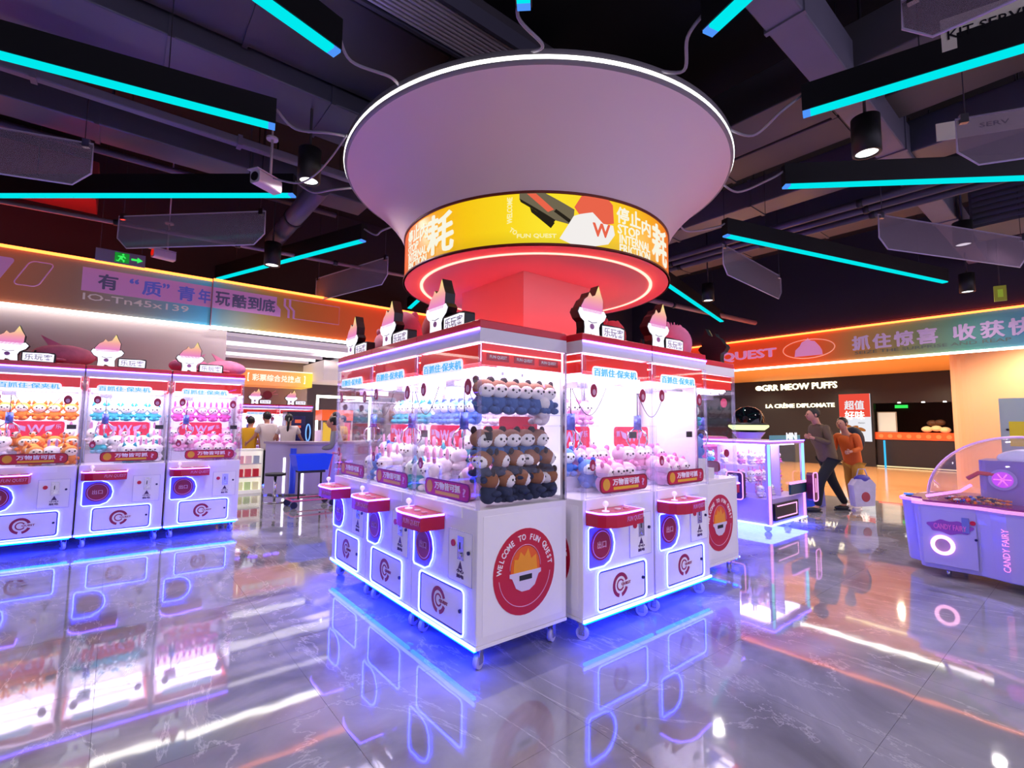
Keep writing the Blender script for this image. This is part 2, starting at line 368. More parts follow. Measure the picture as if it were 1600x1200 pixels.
# tarpaulin banners stored above
TARP = mat('hanging_banner_cloth', 'F4F0D8', .7, noise=.08, nscale=5)
t = thing('overhead_banner', 'cream paper banner with dark lettering above the topmost right bar', 'banner', (4.05, .34, 3.9), rad(-72))
obj('banner_sheet', MB().box(-.22, .3, -.005, .005, -.1, .12), [TARP], t); text('lettering', 'KIT SERVICE', 0.04, .0, .46, .06, -.006, BLACK, t, .01)
t = thing('overhead_banner', 'cream paper strip behind the clear board at the right edge', 'banner', (5.65, .62, 4.0), rad(-60))
obj('banner_sheet', MB().box(-.25, .4, -.005, .005, -.06, .1), [TARP], t); text('lettering', 'SERV', 0.15, .02, .2, .04, -.006, BLACK, t, .01)

# cyan light bars radiating from the canopy
BC = (3.14, 3.52)
def bar(ang, r0, r1, label):
    t = thing('light_bar', label, 'ceiling light', (BC[0]+r0*cos(rad(ang)), BC[1]+r0*sin(rad(ang)), 3.7), rad(ang), 'cyan light bars radiating from the canopy')
    L = r1-r0; w = .045
    obj('housing', MB().box(0, L, -w, w, .0, .2), [mat('bar_housing', '050609', .5)], t)
    obj('light_diffuser', MB().box(.05, L-.02, -w+.008, w-.008, -.018, .0), [CYAN], t)
    obj('end_glow', MB().box(0.002, .05, -w+.008, w-.008, -.018, .0), [BLUEEND], t)
    for q in (.15, .85): obj('hanger_wire', MB().cyl((L*q, 0, .2), (L*q, 0, 1.6), .004, n=6), [ROD], t)
    return t
BARS = [(-164.6, 2.28, 7.0, 'cyan light bar at top left of the canopy, cut by the top edge'), (168.6, 2.35, 7.0, 'long cyan light bar crossing the upper left corner'),
 (139.7, 2.44, 5.6, 'cyan light bar level with the security camera at left'), (110.0, 2.45, 5.81, 'cyan light bar just above the left fascia sign'),
 (-133.5, 2.2, 6, 'short cyan bar end peeking in at the top centre'), (-105.0, 2.23, 6.5, 'cyan light bar at top right of the canopy with blue tip'),
 (-73.4, 2.31, 6.8, 'long cyan light bar running to the right edge, uppermost there'), (-44.5, 2.38, 7.0, 'cyan light bar running almost level to the right edge'),
 (-16.1, 2.54, 7.2, 'thin cyan light bar above the right fascia sign'), (14.0, 2.5, 7.34, 'steep cyan light bar behind the lower right of the drum'),
 (44, 2.4, 6.0, 'cyan light bar hidden behind the canopy, far right one'), (76, 2.4, 5.4, 'cyan light bar hidden behind the canopy, far left one')]
for a, r0, r1, lb in BARS: bar(a, r0, r1, lb)
# power leads between the rim and the bars
CABLE = mat('white_cable', '9A94A0', .5)
def cable(label, P, r=.011, m=CABLE, name='power_cable', group='power leads between canopy and bars'):
    pts = []
    P = [Vector(p) for p in P]; Q = [P[0]]+P+[P[-1]]
    for i in range(1, len(Q)-2):
        for k in range(7):
            t = k/7; a, b, c, d = Q[i-1], Q[i], Q[i+1], Q[i+2]
            pts.append(.5*((2*b)+(-a+c)*t+(2*a-5*b+4*c-d)*t*t+(-a+3*b-3*c+d)*t**3))
    pts.append(P[-1]); mb = MB().tube(pts, r, 6)
    return tag(obj(name, mb, [m]), label, 'cable', group)
for (a, r0, r1, lb), nm in zip(BARS, ('upper left', 'left', 'camera side', 'lower left', 'top centre', 'upper right', 'right upper', 'right lower', 'far right', 'rear right', 'rear', 'rear left')):
    A = rad(a); p0 = Vector((BC[0]+1.78*cos(A), BC[1]+1.78*sin(A), 3.78)); p1 = Vector((BC[0]+r0*cos(A), BC[1]+r0*sin(A), 3.84))
    side = Vector((-sin(A), cos(A), 0))*.1
    cable('pale power cable sagging between canopy rim and the %s bar' % nm, [p0, p0.lerp(p1, .35)+side+Vector((0, 0, -.1)), p0.lerp(p1, .75)-side*.4+Vector((0, 0, -.08)), p1])
# hanging clear boards
BOARD = glassmat('smoked_clear_board', (.66, .62, .68), 1.0, .06, .26, (.66, .52, .62)); EDGE = mat('board_edge', 'A89CB8', .3, 0, emit='807090', es=.15)
def board(A, B, h, label):
    A = Vector(A); B = Vector(B); d = B-A; L = d.length
    t = thing('hanging_board', label, 'clear board', (A.x, A.y, 3.75-h), math.atan2(d.y, d.x), 'clear boards hung between the light bars')
    c = .12; P = [(0, c), (c, 0), (L-c, 0), (L, c), (L, h), (0, h)]
    obj('acrylic_sheet', MB().prism(P, 'y', -.006, .006), [BOARD], t)
    obj('bright_edge', MB().tube([(x, 0, z) for x, z in P], .008, 5, closed=True), [EDGE], t)
    for x in (.06, L-.06): obj('hanger_wire', MB().cyl((x, 0, h-.02), (x, 0, h+1.56), .004, n=6), [ROD], t)
    for x in (.05, L-.05): obj('clip', MB().box(x-.025, x+.025, -.018, .018, h-.04, h+.03), [CHROME], t)
board((6.42, 1.50), (8.6, .55), .38, 'large clear board with lamp reflection at right above the fascia sign')
board((5.98, 3.05), (7.98, 3.15), .38, 'clear board slanting beside the drum at right')
board((4.85, .62), (5.9, -1.2), .38, 'clear board cut by the right edge below the topmost bar')
board((3.24, .6), (3.34, -1.4), .28, 'clear board cut by the top right corner')
board((1.17, 5.84), (-.1, 7.1), .38, 'clear board in front of the left fascia sign, behind the security camera')
board((-.28, 5.35), (-2.0, 5.9), .38, 'clear board at the left edge above the level bar')
board((2.87, 6.35), (2.43, 8.1), .38, 'clear board beside the drum at left')
# downlights
CAN = mat('can_black_olive', '1C1D1A', .5, .2)
for p, lb in zip(DOWN, ('left of the canopy beside the camera', 'above the level bar at right', 'over the left fascia sign', 'reflected in the large clear board', 'low between the drum and right fascia', 'at the right edge over the fascia', 'added unseen behind the photographer', 'added unseen behind the photographer, further right', 'added unseen left of the photographer')):
    t = thing('downlight', 'black cylinder downlight '+lb, 'ceiling light', p, 0, 'black cylinder downlights')
    obj('can', MB().lathe([(.078, .02), (.078, .0), (.1, 0), (.1, .3), (.0, .3)], n=28), [CAN], t)
    obj('lens', MB().cyl((0, 0, .012), (0, 0, .022), .079, n=28), [CANLIGHT], t)
    obj('stem', MB().cyl((0, 0, .3), (0, 0, 1.7), .012, n=8), [ROD], t)
# security cameras
def cctv(loc, rz, label, red=False):
    t = thing('security_camera', label, 'security camera', loc, rz, 'white bullet security cameras')
    W = mat('camera_white', 'C9BCC8', .4)
    obj('camera_body', MB().prism(rr(-.055, .055, -.055, .055, .02), 'y', -.12, .12), [W], t)
    obj('camera_hood', MB().box(-.06, .06, -.15, .12, .055, .062), [W], t)
    obj('lens_face', MB().cyl((0, -.12, 0), (0, -.128, 0), .04, n=20), [mat('lens_red', 'A01018', .2, emit='FF2010', es=.6) if red else BLACK], t)
    obj('mount_arm', MB().cyl((0, .04, .04), (0, .04, .42), .011, n=8).cyl((0, .04, .42), (0, .04, .44), .05, n=16).cyl((0, .04, .44), (0, .04, 1.78), .008, n=6), [W], t)
cctv((.92, 4.62, 3.52), rad(-60), 'white bullet security camera hanging left of the canopy')
cctv((.36, 7.55, 3.52), rad(-75), 'small security camera with red lens in front of the left fascia', True)
cable('white lead looping from the security camera to the canopy', [(.95, 4.5, 3.52), (1.1, 4.3, 3.45), (1.2, 4.15, 3.5), (1.28, 3.98, 3.62), (1.33, 3.80, 3.74)], .008)
# green exit sign
t = thing('exit_sign', 'green running man exit sign with arrow hung at the left fascia', 'exit sign', (-.06, 7.6, 3.40))
obj('sign_plate', MB().box(-.24, .24, -.012, .012, -.075, .075), [mat('exit_plate', '8A7C90', .4)], t)
GRN = glow('exit_green', (.05, .9, .12), 1.0)
obj('green_panel', MB().box(-.06, .08, -.016, -.012, -.06, .06), [mat('exit_dark_green', '0A5A1C', .5, emit='109028', es=.8)], t)
obj('figure', MB().ell((.02, -.018, .04), (.012, .003, .012), seg=8, rg=6).prism([(-.03, .02), (.03, .025), (.05, .0), (.04, -.006), (.02, .01), (.015, -.015), (.04, -.03), (.03, -.055), (.02, -.052), (.02, -.035), (-.005, -.02), (-.02, -.05), (-.045, -.045), (-.04, -.035), (-.025, -.038), (-.01, .005), (-.03, .008)], 'y', -.016, -.02), [GRN], t)
obj('arrow', MB().prism([(.10, .012), (.16, .012), (.16, .035), (.215, 0), (.16, -.035), (.16, -.012), (.10, -.012)], 'y', -.012, -.018), [GRN], t)
for x in (-.2, .2): obj('hanger_wire', MB().cyl((x, 0, .07), (x, 0, 1.9), .004, n=6), [ROD], t)
t = thing('exit_sign', 'small yellow green exit sign edge-on at far right under the ceiling', 'exit sign', (10.6, .98, 3.5), rad(-75))
obj('sign_plate', MB().box(-.07, .07, -.02, .02, -.12, .12), [mat('exit2', '6A7020', .5, emit='A8A028', es=.25)], t); obj('figure', MB().box(-.03, .03, -.024, -.02, -.06, .06), [mat('exit3', '8A9A28', .5, emit='A0C030', es=.35)], t); obj('hanger_rod', MB().cyl((0, 0, .12), (0, 0, 1.85), .008, n=6), [ROD], t)

# ================================================================== LEFT FASCIA SIGN
FZ0, FZ1 = 2.71, 3.41
FL = rampmat('left_fascia_painted_glow', 0, -1.4, 3.6, [(0, 'A05028'), (.18, '7A5648'), (.33, '6C7478'), (.46, '3C8CB0'), (.50, '5C7C80'), (.60, '82703C'), (.72, 'A85A24'), (1, 'E04A18')], .42)  # coloured light lying on the face is painted in as an emissive ramp
def fascia(name, label, x0, x1, y, FM):
    t = thing(name, label, 'fascia sign', ((x0+x1)/2, y, FZ0)); W = (x1-x0)/2; H = FZ1-FZ0
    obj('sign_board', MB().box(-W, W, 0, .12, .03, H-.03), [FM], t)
    obj('top_light', MB().box(-W, W, -.035, .0, H-.03, H).box(-W, W, 0, .12, H-.03, H), [ORLED], t)
    obj('bottom_light', MB().box(-W, W, -.03, .0, 0, .028).box(-W, W, 0, .1, 0, .028), [WHLED], t)
    return t
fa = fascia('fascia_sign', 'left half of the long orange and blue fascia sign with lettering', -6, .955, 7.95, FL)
BAN = mat('banner_lilac', 'B883B4', .5, emit='B070A0', es=.3); BLET = mat('sign_letter_slate', '54506E', .5, emit='50486C', es=.25); BLUEL = mat('sign_letter_blue', '5A5AB0', .5, emit='5058B0', es=.35)
ox = -(-6+.955)/2
def FX(x, base=ox): return x+base
obj('lilac_band', MB().box(FX(-.42), FX(.955), -.008, 0, .295, .59), [BAN], fa)
for ch, x, w, m in (('有', -.17, .2, BLET), ('“', .09, .10, BLUEL), ('质', .28, .21, BLUEL), ('”', .43, .08, BLUEL), ('青', .66, .2, BLUEL), ('年', .875, .15, BLUEL)):
    text('letter', ch, FX(x), .50 if ch in '“”' else .44, w, .07 if ch in '“”' else .2, -.008, m, fa, .06)
text('small_letters', 'IO-Tn45x139', FX(.15), .225, 1.1, .085, 0, mat('sign_pale', 'B8A8A8', .5, emit='B0A0A0', es=.35), fa, .01)
# shear outline and solid mark
def shearbox(x0, x1, z0, z1, k, solid):
    P = [(x+(z-(z0+z1)/2)*k, z) for x, z in rr(x0, x1, z0, z1, .045)]
    if solid: return MB().prism([(FX(x), z) for x, z in P], 'y', -.008, 0)
    return MB().tube([(FX(x), -.006, z) for x, z in P], .007, 5, closed=True)
obj('slanted_outline', shearbox(-.95, -.74, .26, .56, .45, False), [BAN], fa)
obj('slanted_block', shearbox(-1.30, -1.07, .26, .56, .45, True), [BAN], fa)
RW_ = glow('added_red_wash', (1.0, .03, .02), 14)  # strips added out of sight on the fascias to redden the wall above
obj('added_wash_strip', MB().box(-2.4, 2.5, .13, .16, .705, .73).box(-2.4, 2.5, .0, .12, .701, .708), [RW_], fa)
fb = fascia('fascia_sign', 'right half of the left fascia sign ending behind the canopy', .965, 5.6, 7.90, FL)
ox2 = -(.965+5.6)/2
obj('end_panel', MB().box(-(5.6-.965)/2-.006, -(5.6-.965)/2, -.01, .12, 0, .70), [mat('fascia_end', 'B07080', .5)], fb)
obj('lilac_band', MB().prism([(FX(.97, ox2), .285), (FX(1.86, ox2), .285), (FX(1.86, ox2), .40), (FX(1.80, ox2), .46), (FX(1.80, ox2), .58), (FX(.97, ox2), .58)], 'y', -.008, 0), [BAN], fb)
for ch, x in (('玩', 1.09), ('酷', 1.3), ('到', 1.50), ('底', 1.69)): text('letter', ch, FX(x, ox2), .43, .185, .2, -.008, BLET, fb, .06)
for k in range(2):
    q = 1.90+k*.075
    obj('stripe_mark', MB().prism([(FX(q+a, ox2), z) for a, z in ((0, .58), (.03, .58), (.03, .47), (.09, .41), (.09, .285), (.06, .285), (.06, .40), (0, .46))], 'y', -.008, 0), [BAN], fb)
obj('thin_outline', MB().tube([(FX(2.06, ox2), -.006, .285), (FX(2.75, ox2), -.006, .285), (FX(2.75, ox2), -.006, .575), (FX(1.9, ox2), -.006, .575)], .005, 5), [BAN], fb)
# ================================================================== RIGHT FASCIA SIGN
FR = rampmat('right_fascia_painted_glow', 1, 5.4, 0, [(0, 'F04818'), (.28, 'E8561E'), (.42, 'A8703C'), (.58, '7C7A50'), (.72, '4C8070'), (.85, '4C7C90'), (1, '58809C')], .42)  # coloured light along this face likewise painted into the emission
fr = thing('fascia_sign', 'long orange to teal fascia sign on the right with lettering', 'fascia sign', (11.4, 3, FZ0), rad(-90))
H = FZ1-FZ0
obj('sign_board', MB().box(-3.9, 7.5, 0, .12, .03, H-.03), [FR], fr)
obj('top_light', MB().box(-3.9, 7.5, -.035, .12, H-.03, H), [ORLED], fr)
obj('bottom_light', MB().box(-3.9, 7.5, -.03, .1, 0, .028), [WHLED], fr)
obj('added_wash_strip', MB().box(-3.9, 7.5, .01, .04, .701, .712), [RW_], fr)  # unseen strip added to redden the wall over the right fascia
PINKL = mat('sign_letter_pink', 'D890B8', .5, emit='E088B8', es=.55)
text('letter_row', 'FUN QUEST', 3-5.74, .335, 2.2, .24, 0, PINKL, fr, .08, .02)
obj('oval_outline', MB().tube([(3-4.0+.5*cos(a), -.012, .35+.2*sin(a)) for a in [2*pi*i/40 for i in range(40)]], .009, 5, closed=True), [mat('sign_outline', 'F0A890', .5, emit='F0A088', es=.6)], fr)
obj('hill_mark', MB().prism([(3-4.0+x, .2+z) for x, z in ((-.27, 0), (-.25, .14), (-.16, .22), (-.12, .3), (-.05, .33), (.0, .38), (.05, .32), (.13, .3), (.22, .18), (.26, .1), (.27, 0))], 'y', -.01, 0), [PINKL], fr)
PK2 = mat('sign_letter_mauve', 'B79AB8', .5, emit='B090B4', es=.45)
for ch, y in (('抓', 3.05), ('住', 2.71), ('惊', 2.37), ('喜', 2.03)): text('letter', ch, 3-y, .36, .30, .29, 0, PK2, fr, .07, .02)
for ch, y in (('收', 1.53), ('获', 1.18), ('快', .84), ('乐', .50)): text('letter', ch, 3-y, .36, .30, .29, 0, PK2, fr, .07, .02)
text('small_letters', 'SEIZE THE SURPRISE AND REAP', 3-2.06, .165, 2.2, .06, 0, mat('sign_dim', '6C7468', .5), fr, .01)

# ================================================================== CORRIDOR AND PUFF SHOP
CORC = mat('corridor_ceiling_cream', 'E0B070', .7)
cc = obj('ceiling_corridor', MB().box(11.52, 24, -10, 14, 3.28, 3.40), [CORC], kind='structure')
BLK = mat('shop_black_cladding', '1A1616', .35, noise=.1, nscale=3)
obj('wall_shop', MB().box(21, 21.3, 5.35, 14, 0, 3.28).box(21, 21.3, -10, 3.2, 0, 3.28).box(21, 21.3, 3.2, 5.35, 2.25, 3.28), [BLK], kind='structure').name = 'wall_shop'
obj('wall_shop_inner', MB().box(23.6, 23.8, -2, 8, 0, 3.28), [mat('shop_inner_dark', '14100F', .6)], kind='structure').name = 'wall_shop_inner'
WL = glow('warm_white_letters', (1.0, .86, .55), 3.0)
t = thing('shop_sign', 'warm lit shop lettering on the black wall, upper line', 'shop sign', (21, 7.8, 2.99), rad(-90))
text('letter_row', 'GRR MEOW PUFFS', .0, .0, 2.75, .25, -.01, WL, t, .045, .04)
obj('lead_mark', MB().prism([(-1.5+.13*cos(a), .1*sin(a)) for a in [2*pi*i/16 for i in range(16)]], 'y', -.01, -.05), [WL], t)
t = thing('shop_sign', 'warm lit shop lettering on the black wall, lower line', 'shop sign', (21, 7.79, 2.25), rad(-90))
text('letter_row', 'LA CRÈME DIPLOMATE', .0, .0, 2.5, .2, -.01, WL, t, .04, .04)
t = thing('shop_poster', 'red and white lightbox poster showing brown pastries', 'poster', (20.98, 5.9, 1.75), rad(-90))
PW = glow('poster_white', (.85, .85, .9), 1.0); PR = glow('poster_red', (.85, .08, .05), 1.0); PBR = glow('poster_brown', (.42, .13, .03), 1.0)
obj('lightbox', MB().box(-.48, .48, -.06, 0, -.86, .86), [PW], t); obj('red_field', MB().box(-.48, .48, -.066, -.06, 0.02, .86), [PR], t)
text('headline', '超值', 0, .45, .62, .34, -.066, PW, t, .05); text('headline', '好味', 0, .08, .62, .32, -.066, mat('poster_head', 'F0F0F8', .5, emit='F0F0F8', es=.9), t, .05)
for dx, dz, a in ((-.18, -.34, .5), (-.02, -.36, -.3), (.1, -.42, .2), (.2, -.43, .4), (-.28, -.44, .1)): obj('pastry', MB().ell((dx, -.064, dz), (.13, .012, .06), R=Matrix.Rotation(a, 3, 'Y')), [PBR], t)
text('caption', 'FRESH', .2, -.2, .2, .05, -.06, BLACK, t); text('caption', 'puffs', -.05, -.72, .3, .05, -.06, BLACK, t)
t = thing('shop_counter', 'orange red topped counter in the dark shop opening', 'counter', (21.1, 4.28, 0))
obj('counter_body', MB().box(.05, .7, -1.06, 1.06, 0, .98), [BLK], t)
OR = mat('counter_orange', 'E84A22', .4, emit='F04818', es=.6)
obj('counter_band', MB().box(0, .75, -1.07, 1.07, .98, 1.23), [OR], t)
obj('kick_light', MB().box(-.02, .0, -1.5, 1.06, .02, .06), [glow('warm_kick', (1, .75, .4), 1.2)], t)
for k in range(8): obj('round_stud', MB().cyl((-.01, -.92+k*.26, 1.1), (0, -.92+k*.26, 1.1), .07, n=12), [mat('counter_stud', 'F47040', .5, emit='F47040', es=.4)], t)
tag(obj('blue_lamp', MB().cyl((20.9, 5.05, .0), (20.9, 5.05, .95), .03, n=10), [glow('blue_lamp_glow', (.05, .5, .9), 1.2)]), 'thin blue lit tube in front of the shop counter', 'lamp')
t = thing('menu_screen', 'pale grey upright screen at the left of the shop counter', 'screen', (21.25, 5.02, 1.23), rad(-90))
obj('screen_case', MB().box(-.28, .28, -.03, .03, 0, .72), [mat('screen_case', '8A9090', .4)], t); obj('screen_face', MB().box(-.25, .25, -.04, -.03, .03, .69), [mat('screen_pale', 'A9B4B4', .3, emit='A8B8B8', es=.5)], t)
tag(obj('exit_light', MB().box(23.56, 23.6, 4.9, 5.3, 2.15, 2.27), [GRN]), 'small green lit exit light inside the dark shop', 'exit sign')
for k, y in enumerate((4.6, 3.95, 3.4)): tag(obj('spotlight', MB().cyl((21.02, y, 2.28), (21.02, y, 2.24), .05, n=12), [CANLIGHT]), 'tiny recessed spotlight over the shop opening', 'ceiling light', 'spotlights over the shop opening')
t = thing('pastry_pile', 'pile of cream puffs on the shop counter', 'pastry', (21.3, 3.7, 1.23)); PUFF = mat('puff_cream', 'E8C898', .7, emit='E8C898', es=.2)
for dx, dz in ((-.25, .12), (0, .15), (.22, .1), (-.1, .33), (.1, .35)): obj('puff', MB().ell((0, -dx, dz), (.12, .15, .1)), [PUFF if dz < .3 else mat('puff_choc', '4A3020', .6)], t)
# rounded beige column, cladding
COLM = mat('beige_column_cladding', 'E2B08A', .35, noise=.04, nscale=1)
bc = tag(obj('beige_column', MB().prism(rr(13.5, 15.3, -.6, 2.12, .35, 8), 'z', 0, 3.28, sm=False), [COLM]), 'broad rounded beige column behind the candy machine', 'column')
for i in range(4):
    tag(obj('ceiling_lamp', MB().box(14.2+i*.0, 14.3, 3+i*2, 4.4+i*2, 3.262, 3.28), [glow('cove_gold', (1, .72, .32), 4)]), 'gold lit slot in the corridor ceiling', 'ceiling light', 'gold light slots in the corridor ceiling')
t = thing('electric_cabinet', 'pale blue grey electric cabinet with yellow notice at the right edge', 'cabinet', (11.9, .75, 0))
EC = mat('cabinet_pale_blue', 'AFC0C0', .4, .1); obj('cabinet_body', MB().box(0, .4, -.5, .47, 0, 1.92), [EC], t)
obj('cabinet_door', MB().box(-.02, 0, -.46, .43, .1, 1.87), [EC], t); obj('yellow_notice', MB().box(-.026, -.02, .0, .36, 1.1, 1.52), [mat('notice_yellow', 'D8C020', .5, emit='D8C020', es=.1)], t)
obj('lock_knob', MB().cyl((-.04, .38, 1.38), (-.02, .38, 1.38), .02, n=10), [BLACK], t)

# ================================================================== COLUMN AND CANOPY
REDCOL = mat('column_red_lit_tint', 'E8A6A0', .6, noise=.02, nscale=2)  # pinkish base colour holds part of the red light on the column
tag(obj('square_column', MB().box(2.62, 3.57, 3.08, 4.03, 0, 2.70), [REDCOL]), 'square painted column rising out of the ring of claw machines', 'column')
cn = thing('round_canopy', 'huge round flared canopy with a yellow lightbox drum on the column', 'canopy', (BC[0], BC[1], 2.70))
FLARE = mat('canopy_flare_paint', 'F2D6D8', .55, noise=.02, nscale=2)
prof = [(1.27, .41), (1.285, .43), (1.33, .52), (1.42, .64), (1.53, .76), (1.64, .86), (1.73, .94), (1.79, .985)]
obj('flared_bowl', MB().lathe(prof, n=128), [FLARE], cn)
obj('rim', MB().lathe([(1.79, .985), (1.81, .99), (1.815, 1.005)], n=128).lathe([(1.815, 1.035), (1.82, 1.07), (1.78, 1.08), (0, 1.08)], n=128), [mat('rim_grey', '8E8A8C', .5)], cn)
obj('rim_light', MB().lathe([(1.815, 1.005), (1.822, 1.02), (1.815, 1.035)], n=128), [glow('rim_white', (1, .97, .92), 3.0)], cn)
def drummat():
    m = bpy.data.materials.new('drum_backlit_print'); m.use_nodes = True; nt = m.node_tree; N = nt.nodes.new; L = nt.links.new; P = nt.nodes['Principled BSDF']
    g = N('ShaderNodeTexCoord'); s = N('ShaderNodeSeparateXYZ'); L(g.outputs['Object'], s.inputs[0])
    at = N('ShaderNodeMath'); at.operation = 'ARCTAN2'; L(s.outputs[1], at.inputs[0]); L(s.outputs[0], at.inputs[1])
    sb = N('ShaderNodeMath'); sb.operation = 'SUBTRACT'; sb.inputs[1].default_value = rad(-128); L(at.outputs[0], sb.inputs[0])
    wr = N('ShaderNodeMath'); wr.operation = 'WRAP'; wr.inputs[1].default_value = -pi; wr.inputs[2].default_value = pi; L(sb.outputs[0], wr.inputs[0])
    ab = N('ShaderNodeMath'); ab.operation = 'ABSOLUTE'; L(wr.outputs[0], ab.inputs[0])
    mr = N('ShaderNodeMapRange'); mr.inputs[1].default_value = 0; mr.inputs[2].default_value = rad(75); L(ab.outputs[0], mr.inputs[0])
    r = N('ShaderNodeValToRGB'); L(mr.outputs[0], r.inputs[0]); e = r.color_ramp.elements
    for _ in range(2): e.new(.5)
    for i, (p, c) in enumerate([(0, 'FFE81E'), (.4, 'FCC80A'), (.72, 'F58A0C'), (1, 'E0401C')]): e[i].position = p; e[i].color = (*hx(c), 1)
    z = N('ShaderNodeMapRange'); z.inputs[1].default_value = .0; z.inputs[2].default_value = .12; z.inputs[3].default_value = .72; z.inputs[4].default_value = .95; L(s.outputs[2], z.inputs[0])
    L(r.outputs[0], P.inputs['Emission Color']); L(z.outputs[0], P.inputs['Emission Strength']); P.inputs['Base Color'].default_value = (.1, .04, .01, 1); P.inputs['Roughness'].default_value = .4
    return m
obj('drum_lightbox', MB().lathe([(1.26, .015), (1.26, .395)], n=128), [drummat()], cn)
obj('drum_trim', MB().lathe([(1.255, .0), (1.272, .0), (1.272, .016), (1.258, .016)], n=128).lathe([(1.258, .394), (1.272, .394), (1.272, .412), (1.25, .412)], n=128), [mat('drum_trim_brown', '7A2A10', .4)], cn)
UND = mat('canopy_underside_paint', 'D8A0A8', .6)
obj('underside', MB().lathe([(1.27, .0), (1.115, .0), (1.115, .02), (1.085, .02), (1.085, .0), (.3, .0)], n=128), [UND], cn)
obj('ring_light', MB().lathe([(1.114, -.006), (1.088, -.006), (1.088, .016), (1.114, .016), (1.114, -.006)], n=128), [glow('ring_red_white', (3.2, .80, .62), 1.2)], cn)
INKL = glow('drum_ink_white', (1, .97, .8), .95)
def bend(th0, R=1.268):
    def f(p):
        r = R-p[1]; a = th0+p[0]/R; return (r*cos(a), r*sin(a), p[2])
    return f
def printed(name, th, body=None, w=.3, h=.1, z=.2, m=INKL, poly=None, R=1.262, bold=.03, rot=0, lay=0):
    if body:
        V, F, W, Hh = glyphs(body, bold, .02, 2)
        P = [((v.x/W-.5)*w, 0 if v.z < -.01 else -.003-(v.z-.02)*.1, (v.y/Hh-.5)*h) for v in V]
    else:
        mb0 = MB().prism(poly, 'y', 0, -.003-lay*.0015); P = mb0.v; F = mb0.f; z = 0
    c, s = cos(rot), sin(rot); P = [(x*c-q*s, y, x*s+q*c) for x, y, q in P]
    bm = bmesh.new(); vs = [bm.verts.new(p) for p in P]
    for fc in F:
        try: bm.faces.new([vs[i] for i in fc])
        except ValueError: pass
    bmesh.ops.triangulate(bm, faces=bm.faces[:])
    for _ in range(3):
        E = [e for e in bm.edges if abs(e.verts[0].co.x-e.verts[1].co.x) > .04]
        if not E: break
        bmesh.ops.subdivide_edges(bm, edges=E, cuts=1); bmesh.ops.triangulate(bm, faces=bm.faces[:])
    me = bpy.data.meshes.new(name)
    for v in bm.verts:
        r = R-v.co.y; a = rad(th)+v.co.x/R; v.co = Vector((r*cos(a), r*sin(a), v.co.z+z))
    bm.to_mesh(me); bm.free(); me.materials.append(m); return obj(name, me, None, cn)
def A2(th0, pts): return [((th-th0)*pi/180*1.262, z) for th, z in pts]
printed('big_character', -168.5, '耗', .31, .33, .2, bold=.05); printed('big_character', -75, '耗', .36, .32, .2, bold=.05)
for a0 in (-184, -93):
    for ch, q, z in (('停', -6.5, .30), ('止', -.3, .305), ('内', 6.0, .27)): printed('character', a0+q, ch, .125, .13, z, bold=.035)
    printed('stop_word', a0-3.5, 'STOP', .24, .075, .19, bold=.04)
    printed('internal_word', a0, 'INTERNAL', .36, .07, .115, bold=.03); printed('friction_word', a0, 'FRICTION', .36, .07, .04, bold=.03)
YINK = glow('drum_ink_cream', (1, .93, .45), .95)
printed('welcome_word', -140.3, 'WELCOME', .2, .04, .27, YINK, rot=pi/2); printed('to_word', -139.0, 'TO', .06, .035, .11, YINK, rot=-.6); printed('fun_quest_word', -131.2, 'FUN QUEST', .29, .036, .07, YINK)
GM = glow('print_gunmetal', (.16, .13, .08), 1); GD = glow('print_black', (.02, .015, .01), 1); PRD = glow('print_red', (.82, .13, .07), 1); PWH = glow('print_white', (.9, .86, .84), 1); POR = glow('print_orange', (.9, .28, .09), 1)
printed('toy_blaster', -128, m=GM, poly=A2(-128, [(-137, .35), (-137, .40), (-129, .40), (-118.5, .28), (-119, .16), (-125, .19)]), lay=0)
printed('blaster_rail', -128, m=GD, poly=A2(-128, [(-137, .355), (-136.6, .33), (-125.5, .175), (-125, .19)]), lay=1)
printed('blaster_rail', -128, m=GD, poly=A2(-128, [(-133.5, .285), (-133, .25), (-126.5, .13), (-125.2, .17)]), lay=0)
printed('blaster_panel', -128, m=PRD, poly=A2(-128, [(-134.5, .39), (-131.5, .39), (-125.5, .27), (-127.5, .25)]), lay=1)
printed('blaster_panel', -124, m=GD, poly=A2(-124, [(-125.5, .255), (-124.8, .275), (-119.8, .20), (-120.3, .175)]), lay=1)
# plain red and white shape behind it (no figure)
printed('red_swoosh', -111, m=PRD, poly=A2(-111, [(-118.5, .30), (-116, .39), (-113, .40), (-106, .40), (-104, .36), (-103.6, .22), (-108, .19), (-112, .27), (-116.5, .24)]), lay=0)
printed('white_swoosh', -111, m=PWH, poly=A2(-111, [(-118.8, .23), (-116.5, .25), (-112, .275), (-108, .20), (-104, .20), (-103.3, .13), (-106, .05), (-111, .02), (-119, .012), (-123.6, .055), (-121.5, .13)]), lay=1)
printed('white_letter', -108.7, 'W', .15, .105, .145, PRD, bold=.05, R=1.268)

